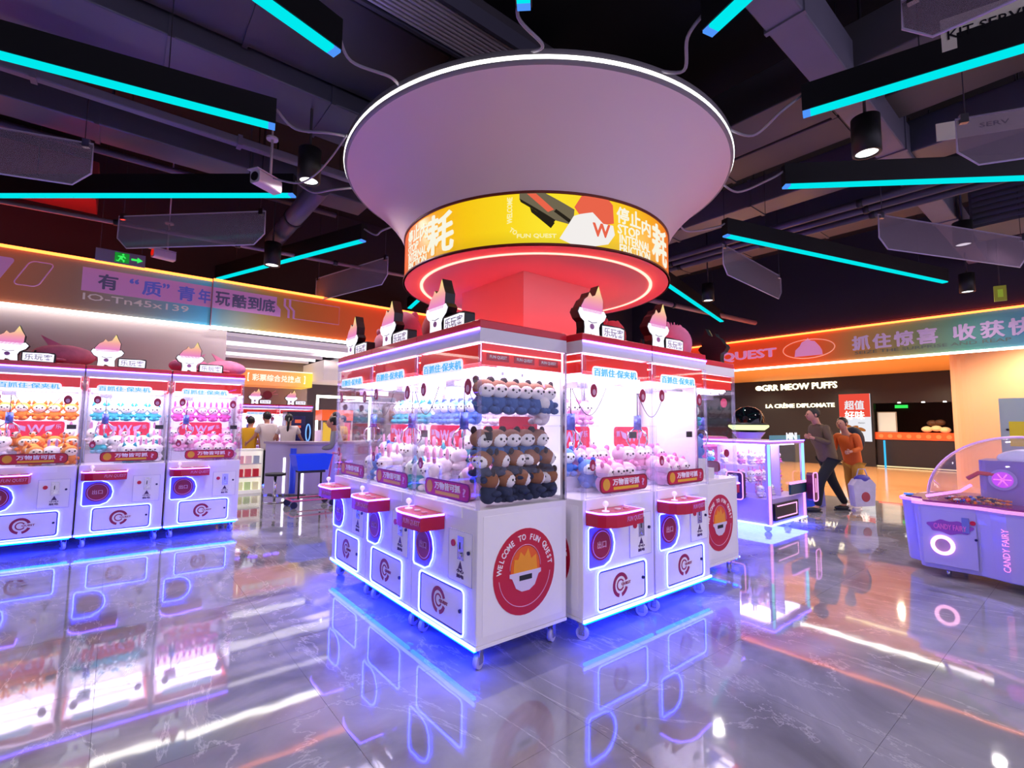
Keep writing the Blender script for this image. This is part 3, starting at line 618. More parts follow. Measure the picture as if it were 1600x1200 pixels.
# ================================================================== CLAW MACHINE
MW, MD = .78, .72
T = thing('claw_machine', '', 'claw machine')
bevel(obj('cabinet_body', MB().box(.004, MW-.004, .004, MD, .155, .905), [WHITE], T), .006)
obj('side_panel', MB().box(MW-.004, MW-.0005, .045, MD-.045, .20, .865), [WHITE2], T)
obj('side_panel', MB().box(.0005, .004, .045, MD-.045, .20, .865), [WHITE2], T)
obj('rear_panel', MB().box(.004, MW-.004, MD-.012, MD, .905, 1.885), [WHITE2], T)
obj('base_rail', MB().box(0, MW, 0, MD, .135, .155), [WHITE2], T)
obj('base_light', MB().box(-.001, MW+.001, -.010, -.001, .135, .153), [LEDW], T)
obj('underglow_strip', MB().box(.02, MW-.02, .002, .022, .120, .1345), [UNDER], T)
for x in (.07, MW-.07):
    for y in (.07, MD-.07):
        c = obj('caster', MB().cyl((-.014, 0, .042), (.014, 0, .042), .042, n=18), [RUB], T, (x, y, 0), (0, 0, .4))
        obj('caster_fork', MB().box(-.022, -.017, -.02, .02, .03, .115).box(.017, .022, -.02, .02, .03, .115).box(-.03, .03, -.03, .03, .11, .136), [ALU], c)
bevel(obj('roof', MB().box(0, MW, 0, MD, 1.966, 2.015), [REDTRIM], T), .004)
obj('top_frame', MB().box(0, MW, 0, .03, 1.885, 1.955).box(0, MW, MD-.03, MD, 1.885, 1.955).box(0, .03, .03, MD-.03, 1.885, 1.955).box(MW-.03, MW, .03, MD-.03, 1.885, 1.955), [WHITE], T)
obj('top_frame_cap', MB().box(0.001, MW-.001, .001, MD-.001, 1.955, 1.966), [WHITE], T)
obj('top_light', MB().box(.0, MW, -.008, 0, 1.953, 1.966), [LEDP], T)
for x in (.0, MW-.018):
    for y in (.0, MD-.018): obj('corner_post', MB().box(x, x+.018, y, y+.018, .905, 1.885), [GLASSM if y < .1 else ALU], T)
obj('front_window', MB().box(.018, MW-.018, .004, .009, .905, 1.885), [GLASS], T)
for x in (.004, MW-.009): obj('side_window', MB().box(x, x+.005, .018, MD-.018, .905, 1.885), [GLASS], T)
obj('door_edge', MB().box(.028, .036, .0, .004, .915, 1.87).box(.036, MW-.03, .0, .004, .915, .923), [GLASSM], T)
obj('ceiling_lamp_panel', MB().box(.06, MW-.06, .07, MD-.04, 1.735, 1.745), [INNER], T)
obj('rear_lamp_panel', MB().box(.05, MW-.05, MD-.02, MD-.0125, .93, 1.72), [mat('rear_backlit_panel', 'F2ECFA', .5, emit='F4ECFF', es=.72)], T)
# red header inside behind the glass, lit lettering
hd = obj('header_print', MB().box(.03, MW-.03, .022, .027, 1.762, 1.872).box(MW-.027, MW-.022, .03, MD-.03, 1.75, 1.88).box(.022, .027, .03, MD-.03, 1.75, 1.88), [REDPRINT], T)
BLT = mat('header_letter_blue', '58B0E0', .4, emit='58B8E8', es=.6)
BLB = mat('header_letter_backing', 'F4F4FF', .4, emit='F0F0FF', es=.7)
obj('letter_backing', MB().prism(rr(.10, .60, 1.722, 1.80, .03), 'y', .0015, .0035), [BLB], hd)
text('header_lettering', '百抓住·保夹机', .35, 1.761, .47, .056, .0012, BLT, hd, .04)
RW = mat('header_red_deep', 'B41426', .4, emit='B41020', es=.15)
for k in range(3):
    p = obj('side_plate', MB().box(-.085, .085, -.003, 0, -.022, .022), [RW], hd, (MW-.0215, .15+k*.21, 1.80), (0, 0, pi/2)); 
def side(nm, body, w, h, m, par, x, y, z, rz): return text(nm, body, 0, 0, w, h, 0, m, par, .03, loc=(x, y, z), rot=(0, 0, rz))
for k in range(3): side('plate_lettering', 'FUN QUEST', .13, .022, INK, hd, MW-.018, .15+k*.21, 1.80, pi/2)
obj('side_light', MB().tube([(MW-.016, .03, 1.83), (MW-.016, MD-.04, 1.83)], .005, 6).tube([(.016, .03, 1.83), (.016, MD-.04, 1.83)], .005, 6), [glow('header_line', (1, .72, .6), 2)], hd)
# gantry and claw
g = obj('gantry_rail', MB().box(.05, MW-.05, .20, .22, 1.70, 1.72).box(.05, MW-.05, .36, .38, 1.70, 1.72).box(.13, .24, .17, .41, 1.66, 1.70), [ALU], T)
BLUEMET = mat('claw_blue_metal', '5468C8', .25, .7)
cl = obj('claw', MB().cyl((.19, .29, 1.36), (.19, .29, 1.48), .032, n=14), [BLUEMET], T)
mb = MB()
for k in range(3):
    a = 2*pi*k/3+.5; c, s = cos(a), sin(a)
    mb.tube([(.19+.025*c, .29+.025*s, 1.37), (.19+.08*c, .29+.08*s, 1.33), (.19+.095*c, .29+.095*s, 1.27), (.19+.06*c, .29+.06*s, 1.22)], .007, 6)
obj('claw_finger', mb, [CHROME], cl)
obj('claw_wire', MB().tube([(.19, .29, 1.48), (.19, .29, 1.67)], .004, 5).tube([(.2+.4*t, .30, 1.69-.22*math.sin(pi*t)-.0) for t in [i/12 for i in range(13)]], .0035, 5), [DARK], cl)
# shelf with red tag
sh = obj('shelf', MB().box(.03, MW-.03, .50, MD-.02, 1.385, 1.395), [GLASSM], T)
obj('shelf_tag', MB().prism(rr(.14, .62, 1.215, 1.385, .03), 'y', .492, .498), [mat('tag_crimson', 'C81840', .4, emit='D01848', es=.35)], sh)
text('tag_lettering', 'W', .38, 1.30, .14, .09, .492, LAV, sh, .05); obj('tag_mark', MB().prism([(.22, 1.35), (.30, 1.325), (.30, 1.27), (.25, 1.29)], 'y', .489, .492).prism([(.54, 1.35), (.46, 1.325), (.46, 1.27), (.51, 1.29)], 'y', .489, .492), [LAV], sh)
text('tag_lettering', '抓', .19, 1.325, .05, .05, .492, LAV, sh, .03); text('tag_lettering', '乐', .57, 1.325, .05, .05, .492, LAV, sh, .03)
obj('toy_platform', MB().box(.03, MW-.03, .50, MD-.025, .906, 1.10).box(.03, MW-.03, .38, .50, .906, 1.01).box(.31, MW-.03, .26, .38, .906, .93), [WHITE2], T)
obj('prize_chute', MB().box(.03, .30, .30, .304, .91, 1.06).box(.30, .304, .02, .304, .91, 1.06), [GLASSM], T)
obj('price_screen', MB().box(.66, .74, .12, .13, 1.30, 1.35), [DARK], T)
# round window stickers (plain)
STK = mat('sticker_magenta', 'A81848', .4); STW = mat('sticker_pale', 'E0A8C8', .4)
for x, z, r in ((.115, 1.63, .042), (.66, 1.62, .045), (.10, 1.13, .035)):
    st = obj('window_sticker', MB().prism([(x+r*.8*cos(a), z+r*1.1*sin(a)) for a in [2*pi*i/20 for i in range(20)]], 'y', .0, .004), [STK], T)
    obj('sticker_centre', MB().prism([(x+r*.4*cos(a), z-.01+r*.5*sin(a)) for a in [2*pi*i/14 for i in range(14)]], 'y', -.002, .0), [STW], st)
# banner sticker
bn = obj('window_banner', MB().prism(rr(.17, .70, .935, 1.045, .04), 'y', .0, .004), [DARKCRIM], T)
obj('banner_field', MB().prism(rr(.18, .69, .943, 1.037, .034), 'y', -.0015, .0), [CRIM], bn)
text('banner_lettering', '万物皆可抓', .45, 1.005, .30, .046, -.0015, INK, bn, .05)
obj('yellow_bar', MB().box(.31, .59, -.003, -.0015, .952, .972), [YEL], bn)
text('banner_mark', '?', .645, .99, .03, .05, -.0015, STW, bn, .05)
obj('banner_disc', MB().prism([(.235+.037*cos(a), .992+.04*sin(a)) for a in [2*pi*i/18 for i in range(18)]], 'y', -.0035, -.0015), [mat('disc_gold', 'D8A428', .5)], bn)
# control box
CP = [(.03, 0), (.03, -.10), (.06, -.145), (.13, -.175), (.21, -.182), (.42, -.165), (.425, 0)]
cb_ = obj('control_box', MB().prism(CP, 'z', .745, .832), [CRIM], T)
obj('control_top', MB().prism(CP, 'z', .832, .838), [mat('control_top_red', 'E05878', .3)], cb_)
obj('control_light', MB().tube([(x-.0, y-.003, .834) for x, y in CP], .0065, 6), [LEDP], cb_)
text('box_lettering', 'FUN QUEST', .32, .788, .19, .036, 0, mat('box_ink', 'D890B8', .5), cb_, .02, shear=.2, fn=lambda p: (p[0], p[1]-.182+.0165*(p[0]-.21)/.21, p[2]))
obj('joystick', MB().cyl((.12, -.09, .838), (.12, -.09, .875), .006, n=8).ell((.12, -.09, .888), (.019, .019, .019)).cyl((.12, -.09, .837), (.12, -.09, .843), .025, n=14), [mat('joystick_white', 'F4ECFF', .3, emit='E8DCFF', es=.5)], cb_)
for x, c in ((.24, 'F4D8E0'), (.33, 'F0A8B8')): obj('push_button', MB().cyl((x, -.09, .838), (x, -.09, .848), .02, n=14), [mat('button_'+c, c, .3)], cb_)
obj('box_back_board', MB().box(.03, .62, -.002, .004, .84, .905), [WHITE2], T)  # plain white board just above the control box
# D shaped window
DP = [(.045, .475), (.06, .46), (.2, .46), (.26, .485), (.30, .54), (.31, .60), (.295, .66), (.26, .705), (.2, .73), (.06, .73), (.045, .715)]
dw = obj('prize_window', MB().prism(DP, 'y', -.001, .004), [mat('window_recess_blue', '7A6AD0', .3)], T)
obj('window_light', MB().tube([(x, -.006, z) for x, z in DP], .0055, 6, closed=True), [LEDW], dw)
obj('window_sign', MB().cyl((.175, -.002, .605), (.175, -.007, .605), .102, n=28), [mat('sign_magenta', 'A01450', .35)], dw)
obj('sign_ring', MB().tube([(.175+.088*cos(a), -.008, .605+.088*sin(a)) for a in [2*pi*i/28 for i in range(28)]], .0025, 5, closed=True), [STW], dw)
text('window_lettering', '出口', .175, .605, .09, .048, -.007, STW, dw, .04)
# service door
dr = obj('service_door', MB().prism(rr(.135, .665, .170, .435, .03), 'y', -.002, .004), [WHITE2], T)
obj('door_shadow', MB().tube([(x, -.001, z) for x, z in rr(.147, .653, .182, .423, .024)], .005, 6, closed=True), [NAVYL], dr)
obj('door_light', MB().tube([(x, -.007, z) for x, z in rr(.135, .665, .170, .435, .03)], .0055, 6, closed=True), [LEDW], dr)
obj('door_lock', MB().cyl((.625, -.002, .31), (.625, -.012, .31), .011, n=12), [NAVYL], dr)
def ring(c, r0, r1, a0, a1, y, t, n=16):
    P = [(c[0]+r1*cos(a0+(a1-a0)*i/n), c[1]+r1*sin(a0+(a1-a0)*i/n)) for i in range(n+1)]+[(c[0]+r0*cos(a1-(a1-a0)*i/n), c[1]+r0*sin(a1-(a1-a0)*i/n)) for i in range(n+1)]
    return MB().prism(P, 'y', y, y-t)
LG = mat('logo_crimson', '98124A', .4)
obj('logo_ring', ring((.375, .305), .058, .082, rad(20), rad(258), -.002, .002), [LG], dr); obj('logo_ring', ring((.375, .305), .058, .082, rad(282), rad(340), -.002, .002), [LG], dr)
obj('logo_inner', ring((.375, .305), .030, .040, rad(30), rad(330), -.002, .002), [LG], dr)
text('logo_lettering', 'QUEST', .435, .305, .10, .022, -.002, LG, dr, .04)
# coin panel
SEAM = mat('seam_grey', 'A49CC4', .6)
cp = obj('coin_panel', MB().box(.485, .735, -.002, .004, .465, .765), [WHITE2], T)
obj('panel_seam', MB().tube([(x, -.001, z) for x, z in ((.485, .465), (.735, .465), (.735, .765), (.485, .765))], .0022, 5, closed=True), [SEAM], cp)
obj('coin_slot_plate', MB().box(.585, .65, -.006, -.002, .60, .735), [ALU], cp); obj('coin_slot', MB().box(.608, .616, -.008, -.006, .66, .70), [BLACK], cp)
obj('coin_return', MB().cyl((.62, -.006, .63), (.62, -.014, .63), .013, n=12), [CHROME], cp)
obj('coin_button', MB().cyl((.54, -.002, .685), (.54, -.010, .685), .02, n=16), [CRIM], cp)
obj('panel_lock', MB().cyl((.705, -.002, .655), (.705, -.012, .655), .011, n=12), [NAVYL], cp)
WN = mat('warning_ink', '4A2A60', .5)
obj('warning_triangle', MB().prism([(.593, .548), (.637, .548), (.615, .592)], 'y', -.002, -.004), [WN], cp)
text('warning_lettering', '小心', .615, .535, .075, .022, -.002, WN, cp, .04); text('warning_lettering', '触电', .615, .505, .075, .022, -.002, WN, cp, .04)
# side emblem
RING = [2*pi*i/40 for i in range(40)]
def emblem(x, rz):
    e = obj('side_emblem', MB().prism([(.245*cos(a), .255*sin(a)) for a in RING], 'y', 0, -.003), [CRIM], T, (x, MD/2, .51), (0, 0, rz))
    arctext('emblem_lettering', 'WELCOME TO FUN QUEST', (0, 0), .186, .036, rad(172), rad(8), -.003, INK, e)
    obj('emblem_arc', MB().tube([(.205*cos(a), -.004, .205*sin(a)) for a in [rad(188+164*i/24) for i in range(25)]], .0025, 5), [STW], e)
    obj('emblem_dome', MB().prism([(.115*cos(a), .02+.13*sin(a)) for a in [pi*i/16 for i in range(17)]]+[(-.115, -.01), (.115, -.01)], 'y', -.003, -.0045), [mat('emblem_orange', 'E8601C', .4)], e)
    obj('emblem_flame', MB().prism([(-.095, .0), (.095, .0), (.085, .09), (.045, .07), (.02, .135), (-.01, .09), (-.04, .12), (-.06, .075), (-.09, .08)], 'y', -.0045, -.006), [mat('emblem_amber', 'F09A18', .4)], e)
    obj('emblem_base', MB().prism([(-.125, .0), (.125, .0), (.125, -.022), (.105, -.03), (.075, -.09), (.03, -.115), (-.03, -.115), (-.075, -.09), (-.105, -.03), (-.125, -.022)], 'y', -.0045, -.0065), [mat('emblem_pale', 'D8CCE8', .4)], e)
    obj('emblem_slot', MB().box(-.05, .05, -.008, -.0065, -.05, -.02), [DARK], e)
    obj('emblem_outline', MB().tube([(.122*cos(a), -.005, .02+.138*sin(a)) for a in [pi*i/16 for i in range(17)]], .0022, 5), [STW], e)
emblem(MW, pi/2); emblem(0, -pi/2)
kids()

# ---- toppers: lit flame-top signs standing on the roofs
def flamemat():
    m = bpy.data.materials.new('topper_flame_backlit'); m.use_nodes = True; nt = m.node_tree; N = nt.nodes.new; L = nt.links.new; nt.nodes.clear()
    g = N('ShaderNodeTexCoord'); s = N('ShaderNodeSeparateXYZ'); L(g.outputs['Object'], s.inputs[0])
    mr = N('ShaderNodeMapRange'); mr.inputs[1].default_value = .17; mr.inputs[2].default_value = .36; L(s.outputs[2], mr.inputs[0])
    r = N('ShaderNodeValToRGB'); L(mr.outputs[0], r.inputs[0]); e = r.color_ramp.elements; e.new(.5)
    for i, (p, c) in enumerate([(0, 'E87AD0'), (.5, 'F8A8A8'), (1, 'FFE890')]): e[i].position = p; e[i].color = (*hx(c), 1)
    em = N('ShaderNodeEmission'); L(r.outputs[0], em.inputs[0]); em.inputs[1].default_value = 1.0; o = N('ShaderNodeOutputMaterial'); L(em.outputs[0], o.inputs[0]); return m
FLM = flamemat(); TWH = glow('topper_white', (.98, .95, 1.05), 1.15); TBK = mat('topper_black', '0D0B14', .35); PKD = mat('topper_disc', 'B070B0', .5)
TT = thing('topper_sign', '', 'sign')
FP = [(-.10, .17), (-.115, .20), (-.08, .255), (-.045, .28), (-.03, .31), (-.005, .285), (.03, .30), (.065, .37), (.085, .32), (.11, .27), (.105, .20), (.09, .17)]
BP = [(-.085, .0), (-.03, .0), (-.02, .02), (.0, .015), (.02, .0), (.07, .0), (.065, .07), (.08, .10), (.125, .13), (.145, .165), (.12, .195), (.09, .19), (-.09, .19), (-.13, .19), (-.145, .16), (-.12, .12), (-.085, .10), (-.08, .06)]
def grow(P, k):
    cx = sum(p[0] for p in P)/len(P); cz = sum(p[1] for p in P)/len(P); return [(cx+(x-cx)*k, max(0.0, cz+(z-cz)*k)) for x, z in P]
bk = obj('topper_case', MB().prism(grow(FP, 1.07), 'y', .0, .075).prism(grow(BP, 1.05), 'y', .001, .074), [TBK], TT)
obj('flame_face', MB().prism(FP, 'y', -.004, 0), [FLM], TT); bd = obj('body_face', MB().prism(BP, 'y', -.004, 0), [TWH], TT)
obj('plain_disc', MB().prism([(-.01+.022*cos(a), .07+.02*sin(a)) for a in RING[::3]], 'y', -.007, -.004), [PKD], bd); obj('dark_line', MB().tube([(-.05, -.006, .105), (-.01, -.006, .096), (.04, -.006, .105)], .0025, 5), [mat('topper_line', '50406A', .5)], bd)
pc = obj('name_case', MB().prism(rr(.095, .36, .0, .105, .015), 'y', .0, .075), [TBK], TT)
obj('name_backing', MB().prism([(.105, .012), (.345, .008), (.348, .09), (.30, .098), (.105, .092)], 'y', -.003, 0), [TWH], TT)
text('name_lettering', '乐玩客', .227, .052, .215, .066, -.003, mat('name_ink', 'BDB8D4', .5), TT, .015)
kids()

# ---- plush toys
def plush(kind, body, head, face, ear, eyec='101014', kindear='round'):
    t = thing('plush_toy', '', 'plush toy')
    B = mat('plush_'+body, body, .9, noise=.12, nscale=60, bump=.2); Hd = mat('plush_'+head, head, .9, noise=.12, nscale=60, bump=.2); F = mat('plush_'+face, face, .9); E = mat('plush_'+ear, ear, .9); K = mat('plush_'+eyec, eyec, .3)
    obj('body', MB().ell((0, 0, .05), (.055, .048, .055), seg=12, rg=8).ell((-.05, -.02, .055), (.02, .035, .018), seg=8, rg=6).ell((.05, -.02, .055), (.02, .035, .018), seg=8, rg=6).ell((-.03, -.045, .02), (.02, .03, .018), seg=8, rg=6).ell((.03, -.045, .02), (.02, .03, .018), seg=8, rg=6), [B], t)
    h = obj('head', MB().ell((0, -.005, .125), (.062, .052, .05), seg=14, rg=9), [Hd], t)
    obj('face_patch', MB().ell((0, -.026, .119), (.050, .038, .040), seg=12, rg=8), [F], h)
    for s in (-1, 1):
        if kindear == 'long': obj('ear', MB().ell((s*.028, 0, .195), (.013, .01, .042), seg=8, rg=6), [E], t)
        elif kindear == 'cat': obj('ear', MB().cyl((s*.038, 0, .158), (s*.046, 0, .2), .022, .002, n=8), [E], t)
        else: obj('ear', MB().ell((s*.044, 0, .168), (.02, .012, .022), seg=8, rg=6), [E], t)
        obj('eye', MB().ell((s*.02, -.060, .124), (.008, .005, .0075), seg=8, rg=5), [K], h)
    obj('nose', MB().ell((0, -.063, .112), (.005, .004, .004), seg=6, rg=4), [K], h)
    return t
PL = {'panda': plush('panda', '3A62A8', 'A87860', 'FFFCFF', '302024'), 'pink': plush('pink', 'F0A8D8', 'F8C8E8', 'FFF0F8', 'F088C8'), 'blue': plush('blue', '4880E0', '6AA0F0', 'F0F8FF', '3A60D0'),
      'orange': plush('orange', 'F08828', 'F8A040', 'FFF0D8', 'E87018', '101014', 'cat'), 'teal': plush('teal', '48C0D0', 'E8F4F0', 'FFFFFF', '38B8C8', '101014', 'cat'), 'white': plush('white', 'F4E8F0', 'FBF4FA', 'FFFFFF', 'F0A8D0', '101014', 'long'),
      'magenta': plush('magenta', 'E860C0', 'F078D0', 'FFE0F4', 'D850B8', '101014', 'long'), 'brown': plush('brown', '2C3658', '9A6448', 'F8F2F6', '241A28'), 'red': plush('red', 'C03058', 'E04870', 'FFE8F0', 'B02850')}
kids()
CN = {'panda': 'panda-faced', 'pink': 'pale pink', 'blue': 'blue', 'orange': 'orange', 'teal': 'teal', 'white': 'white', 'magenta': 'magenta', 'brown': 'brown', 'red': 'crimson'}
used = {}
def put_plush(root_loc, rz, u, d, z, kind, where, extra=0, sc=1.0):
    c, s = cos(rz), sin(rz); x = root_loc[0]+u*c-d*s; y = root_loc[1]+u*s+d*c
    p = PL[kind]
    if kind not in used: used[kind] = 1; o = p
    else: o = dup(p)
    o.location = (x, y, z); o.rotation_euler = (0, 0, rz+extra); o.scale = (sc,)*3
    o['label'] = '%s plush toy, %s' % (CN[kind], where[0]); o['group'] = where[1]; return o
PAL = {'L0': ('orange', 'orange', 'white'), 'L1': ('teal', 'white', 'teal'), 'L2': ('magenta', 'pink', 'pink'), 'A0': ('teal', 'white', 'blue'), 'A1': ('blue', 'white', 'teal'), 'A2': ('white', 'pink', 'pink'),
       'B0': ('pink', 'pink', 'blue'), 'B1': ('white', 'pink', 'white'), 'C0': ('teal', 'blue', 'white')}
SN = {'L0': 'left edge', 'L1': 'middle left row', 'L2': 'left row end', 'LL': 'far left', 'A0': 'island far left', 'A1': 'island middle', 'A2': 'island corner', 'B0': 'island right face', 'B1': 'half-empty right',
      'C0': 'island right end', 'C1': 'hidden right first', 'C2': 'hidden right farthest', 'D0': 'hidden rear right', 'D1': 'hidden rear left'}
ORD = ('first', 'second', 'third', 'fourth', 'fifth', 'sixth')
ROWN = ('top row of pile', 'upper row of pile', 'lower row of pile', 'front row of pile')
MACH = [('LL', (-1.86, 7.17), 0, 'claw machine at the far left, mostly outside the left edge'),
        ('L0', (-1.07, 7.17), 0, 'claw machine at the left edge of the left row, full of orange toys'),
        ('L1', (-.279, 7.17), 0, 'middle claw machine of the left row, full of teal and white toys'),
        ('L2', (.515, 7.17), 0, 'right end claw machine of the left row, full of pink toys'),
        ('A0', (1.63, 4.65), -pi/2, 'farthest claw machine on the left face of the centre island'),
        ('A1', (1.63, 3.868), -pi/2, 'middle claw machine on the left face of the centre island'),
        ('A2', (1.63, 3.086), -pi/2, 'nearest claw machine at the corner, panda toys behind its side glass'),
        ('B0', (2.39, 2.20), 0, 'left claw machine on the right face of the island, blue and pink toys'),
        ('B1', (3.182, 2.20), 0, 'right claw machine on the right face of the island, half empty white inside'),
        ('C0', (4.75, 2.34), pi/2, 'claw machine seen side-on at the right end of the island'),
        ('C1', (4.75, 3.13), pi/2, 'claw machine on the hidden far right face of the island, first after the end one'),
        ('C2', (4.75, 3.92), pi/2, 'claw machine on the hidden far right face of the island, farthest'),
        ('D0', (3.97, 4.79), pi, 'claw machine on the hidden rear face of the island, right one'),
        ('D1', (3.18, 4.79), pi, 'claw machine on the hidden rear face of the island, left one')]
def place_machine(root, loc, rz, label, group):
    root.location = (loc[0], loc[1], 0); root.rotation_euler = (0, 0, rz); root['label'] = label; root['group'] = group
for i, (k, loc, rz, lb) in enumerate(MACH):
    r = T if i == 0 else dup(T)
    place_machine(r, loc, rz, lb, 'claw machines of the left row' if k[0] == 'L' else 'claw machines around the square column')
    tp = TT if i == 0 else dup(TT)
    c, s = cos(rz), sin(rz); u, d = .17, .03
    if k in 'A0A1A2B0B1': d = .06
    tp.location = (loc[0]+u*c-d*s, loc[1]+u*s+d*c, 2.015); tp.rotation_euler = (0, 0, rz)
    tp['label'] = 'lit flame-top sign with name plate, on the %s claw machine' % SN[k]; tp['group'] = 'lit signs standing on the claw machines'
    if k in PAL:
        a, b, cc = PAL[k]; nm = lb.split(',')[0]
        gl = 'toys in the '+nm
        for q in range(5):
            if k == 'B1': break
            put_plush(loc, rz, .12+.135*q, .60, 1.396, a, ('%s from left on upper shelf, %s claw machine' % (ORD[q], SN[k]), gl), random.uniform(-.2, .2), 1.15)
        rows = ((.56, 1.10), (.44, 1.01), (.32, .93), (.19, .908)) if k != 'B1' else ((.44, 1.01), (.32, .93), (.19, .908))
        if k == 'A2': [setattr(c_, 'scale', (.65, 1, 1)) for c_ in r.children if c_.name.startswith('toy_platform')]
        for ri, (d_, z_) in enumerate(rows):
            for q in range(5):
                u_ = .11+.135*q+random.uniform(-.02, .02)+(.05 if ri % 2 else 0)
                if d_ < .34 and u_ < .36: continue
                if k == 'A2' and u_ > .50: continue
                kd = random.choice([b, b, cc])
                if k == 'B0' and u_ < .4: kd = 'blue'
                if k == 'B0' and u_ >= .4: kd = 'pink'
                put_plush(loc, rz, min(u_, .70), d_, z_, kd, ('%s from left, %s, %s claw machine' % (ORD[q], ROWN[ri], SN[k]), gl), random.uniform(-.7, .7), 1.2)
# the corner machine: two tiers of panda-faced toys facing the side glass
loc, rz = MACH[6][1], MACH[6][2]
SH = tag(obj('toy_shelf', MB().box(1.70, 2.32, 2.335, 2.52, 1.455, 1.463), [GLASSM]), 'clear shelf under the upper panda toys in the corner machine', 'shelf')
obj('shelf_tag', MB().prism(rr(1.93, 2.26, 1.20, 1.45, .03), 'y', 2.50, 2.506), [MATS['tag_crimson']], SH); text('tag_lettering', 'W', 2.095, 1.34, .1, .07, 2.50, LAV, SH, .05)
for q in range(6): put_plush((0, 0), 0, 1.75+.103*q, 2.43, 1.463, 'panda', ('%s from left in upper row, corner machine side glass' % ORD[q], 'panda toys in the corner machine'), random.uniform(-.25, .1), 1.22)
for q in range(5): put_plush((0, 0), 0, 1.76+.118*q, 2.47, 1.155, 'panda', ('%s from left in middle row, corner machine side glass' % ORD[q], 'panda toys in the corner machine'), random.uniform(-.3, .2), 1.22)
for q in range(5): put_plush((0, 0), 0, 1.73+.13*q, 2.41, 1.045, 'brown', ('%s from left, tumbled row, corner machine side glass' % ORD[q], 'brown toys in the corner machine'), random.uniform(-1.4, 1.4), 1.1)
for q in range(5): put_plush((0, 0), 0, 1.76+.125*q, 2.385, .925, 'brown', ('%s from left, bottom row, corner machine side glass' % ORD[q], 'brown toys in the corner machine'), random.uniform(-2, 2), 1.1)
for kk, oo in PL.items():
    if kk not in used:
        for o in [oo]+[c for c in COL.objects if c.parent is oo or (c.parent and c.parent.parent is oo)]: bpy.data.objects.remove(o)
# big soft toys lying on the roofs
def big_toy(name, loc, rz, label, col, tail=True, s=1.0):
    t = thing(name, label, 'plush toy', loc, rz); m = mat('big_plush_'+col, col, .95, noise=.25, nscale=14, bump=.3); t.scale = (s, s, s)
    obj('body', MB().ell((0, 0, .12), (.27, .15, .12), seg=20, rg=12), [m], t)
    obj('spine_fin', MB().prism([(-.12, .2), (-.2, .33), (-.02, .235)], 'y', -.02, .02), [m], t)
    if tail: obj('tail_fin', MB().prism([(.22, .12), (.36, .04), (.33, .14), (.4, .22), (.24, .17)], 'y', -.02, .02), [m], t)
    for q in (-1, 1): obj('side_fin', MB().ell((-.05, q*.15, .06), (.08, .05, .02), seg=10, rg=6), [m], t)
    for q in (-1, 1): obj('eye', MB().ell((-.22, q*.075, .14), (.015, .012, .015), seg=8, rg=5), [BLACK], t)
    return t
big_toy('big_plush_toy', (-.50, 7.62, 2.015), 0, 'large mauve plush fish on the roof of the machine at the left edge', 'D07090', s=1.05)
big_toy('big_plush_toy', (.72, 7.6, 2.015), pi, 'mauve plush blob left of the third sign of the left row', 'D070A0', False, .85)
big_toy('big_plush_toy', (1.14, 7.62, 2.015), 0, 'pink spotted plush on the roof at the right end of the left row', 'E888B0', False, .9)
def ball_toy(loc, r, label, col, spikes=False):
    t = thing('round_plush_toy', label, 'plush toy', loc); m = mat('round_plush_'+col, col, .95, noise=.3, nscale=10, bump=.3)
    obj('body', MB().ell((0, 0, r*.95), (r*.85, r*.85, r), seg=22, rg=14), [m], t)
    for q in (-1, 1): obj('ear', MB().ell((q*r*.55, 0, r*1.8), (r*.2, r*.1, r*.25), seg=10, rg=6), [m], t)
    if spikes:
        for a in range(9):
            th = rad(20+a*17); obj('spike', MB().cyl((r*.8*cos(th), 0, r*.95+r*.95*sin(th)), (r*.98*cos(th), 0, r*.95+r*1.15*sin(th)), r*.07, .002, n=6), [m], t)
    return t
ball_toy((1.98, 4.0, 2.015), .20, 'large dusty pink round plush behind the corner sign', 'B87088')
ball_toy((2.02, 3.45, 2.015), .16, 'red lit round plush beside the column', 'D8606C')
ball_toy((2.0, 4.40, 2.015), .14, 'small pink plush behind the farther sign of the left face', 'C88098')
ball_toy((3.25, 2.65, 2.015), .14, 'red plush tucked between the two signs of the right face', 'D84A5C')
ball_toy((4.30, 2.72, 2.015), .20, 'spiky dusty pink plush at the right end of the island roof', 'C06A94', True)
# added red strips hidden on the inner roof edges, tinting column and canopy
RL = glow('added_red_fill', (1.0, .06, .06), 14)
for nm, b in (('left', (2.28, 2.33, 2.6, 4.5, 2.015, 2.04)), ('front', (2.45, 3.9, 2.86, 2.91, 2.015, 2.04)), ('right', (4.05, 4.1, 2.5, 4.5, 2.015, 2.04)), ('rear', (2.5, 3.8, 4.09, 4.14, 2.015, 2.04))):
    tag(obj('added_red_strip', MB().box(*b), [RL]), 'added unseen red fill strip on the %s inner roof edge beside the column' % nm, 'lamp', 'added red fill strips around the column')

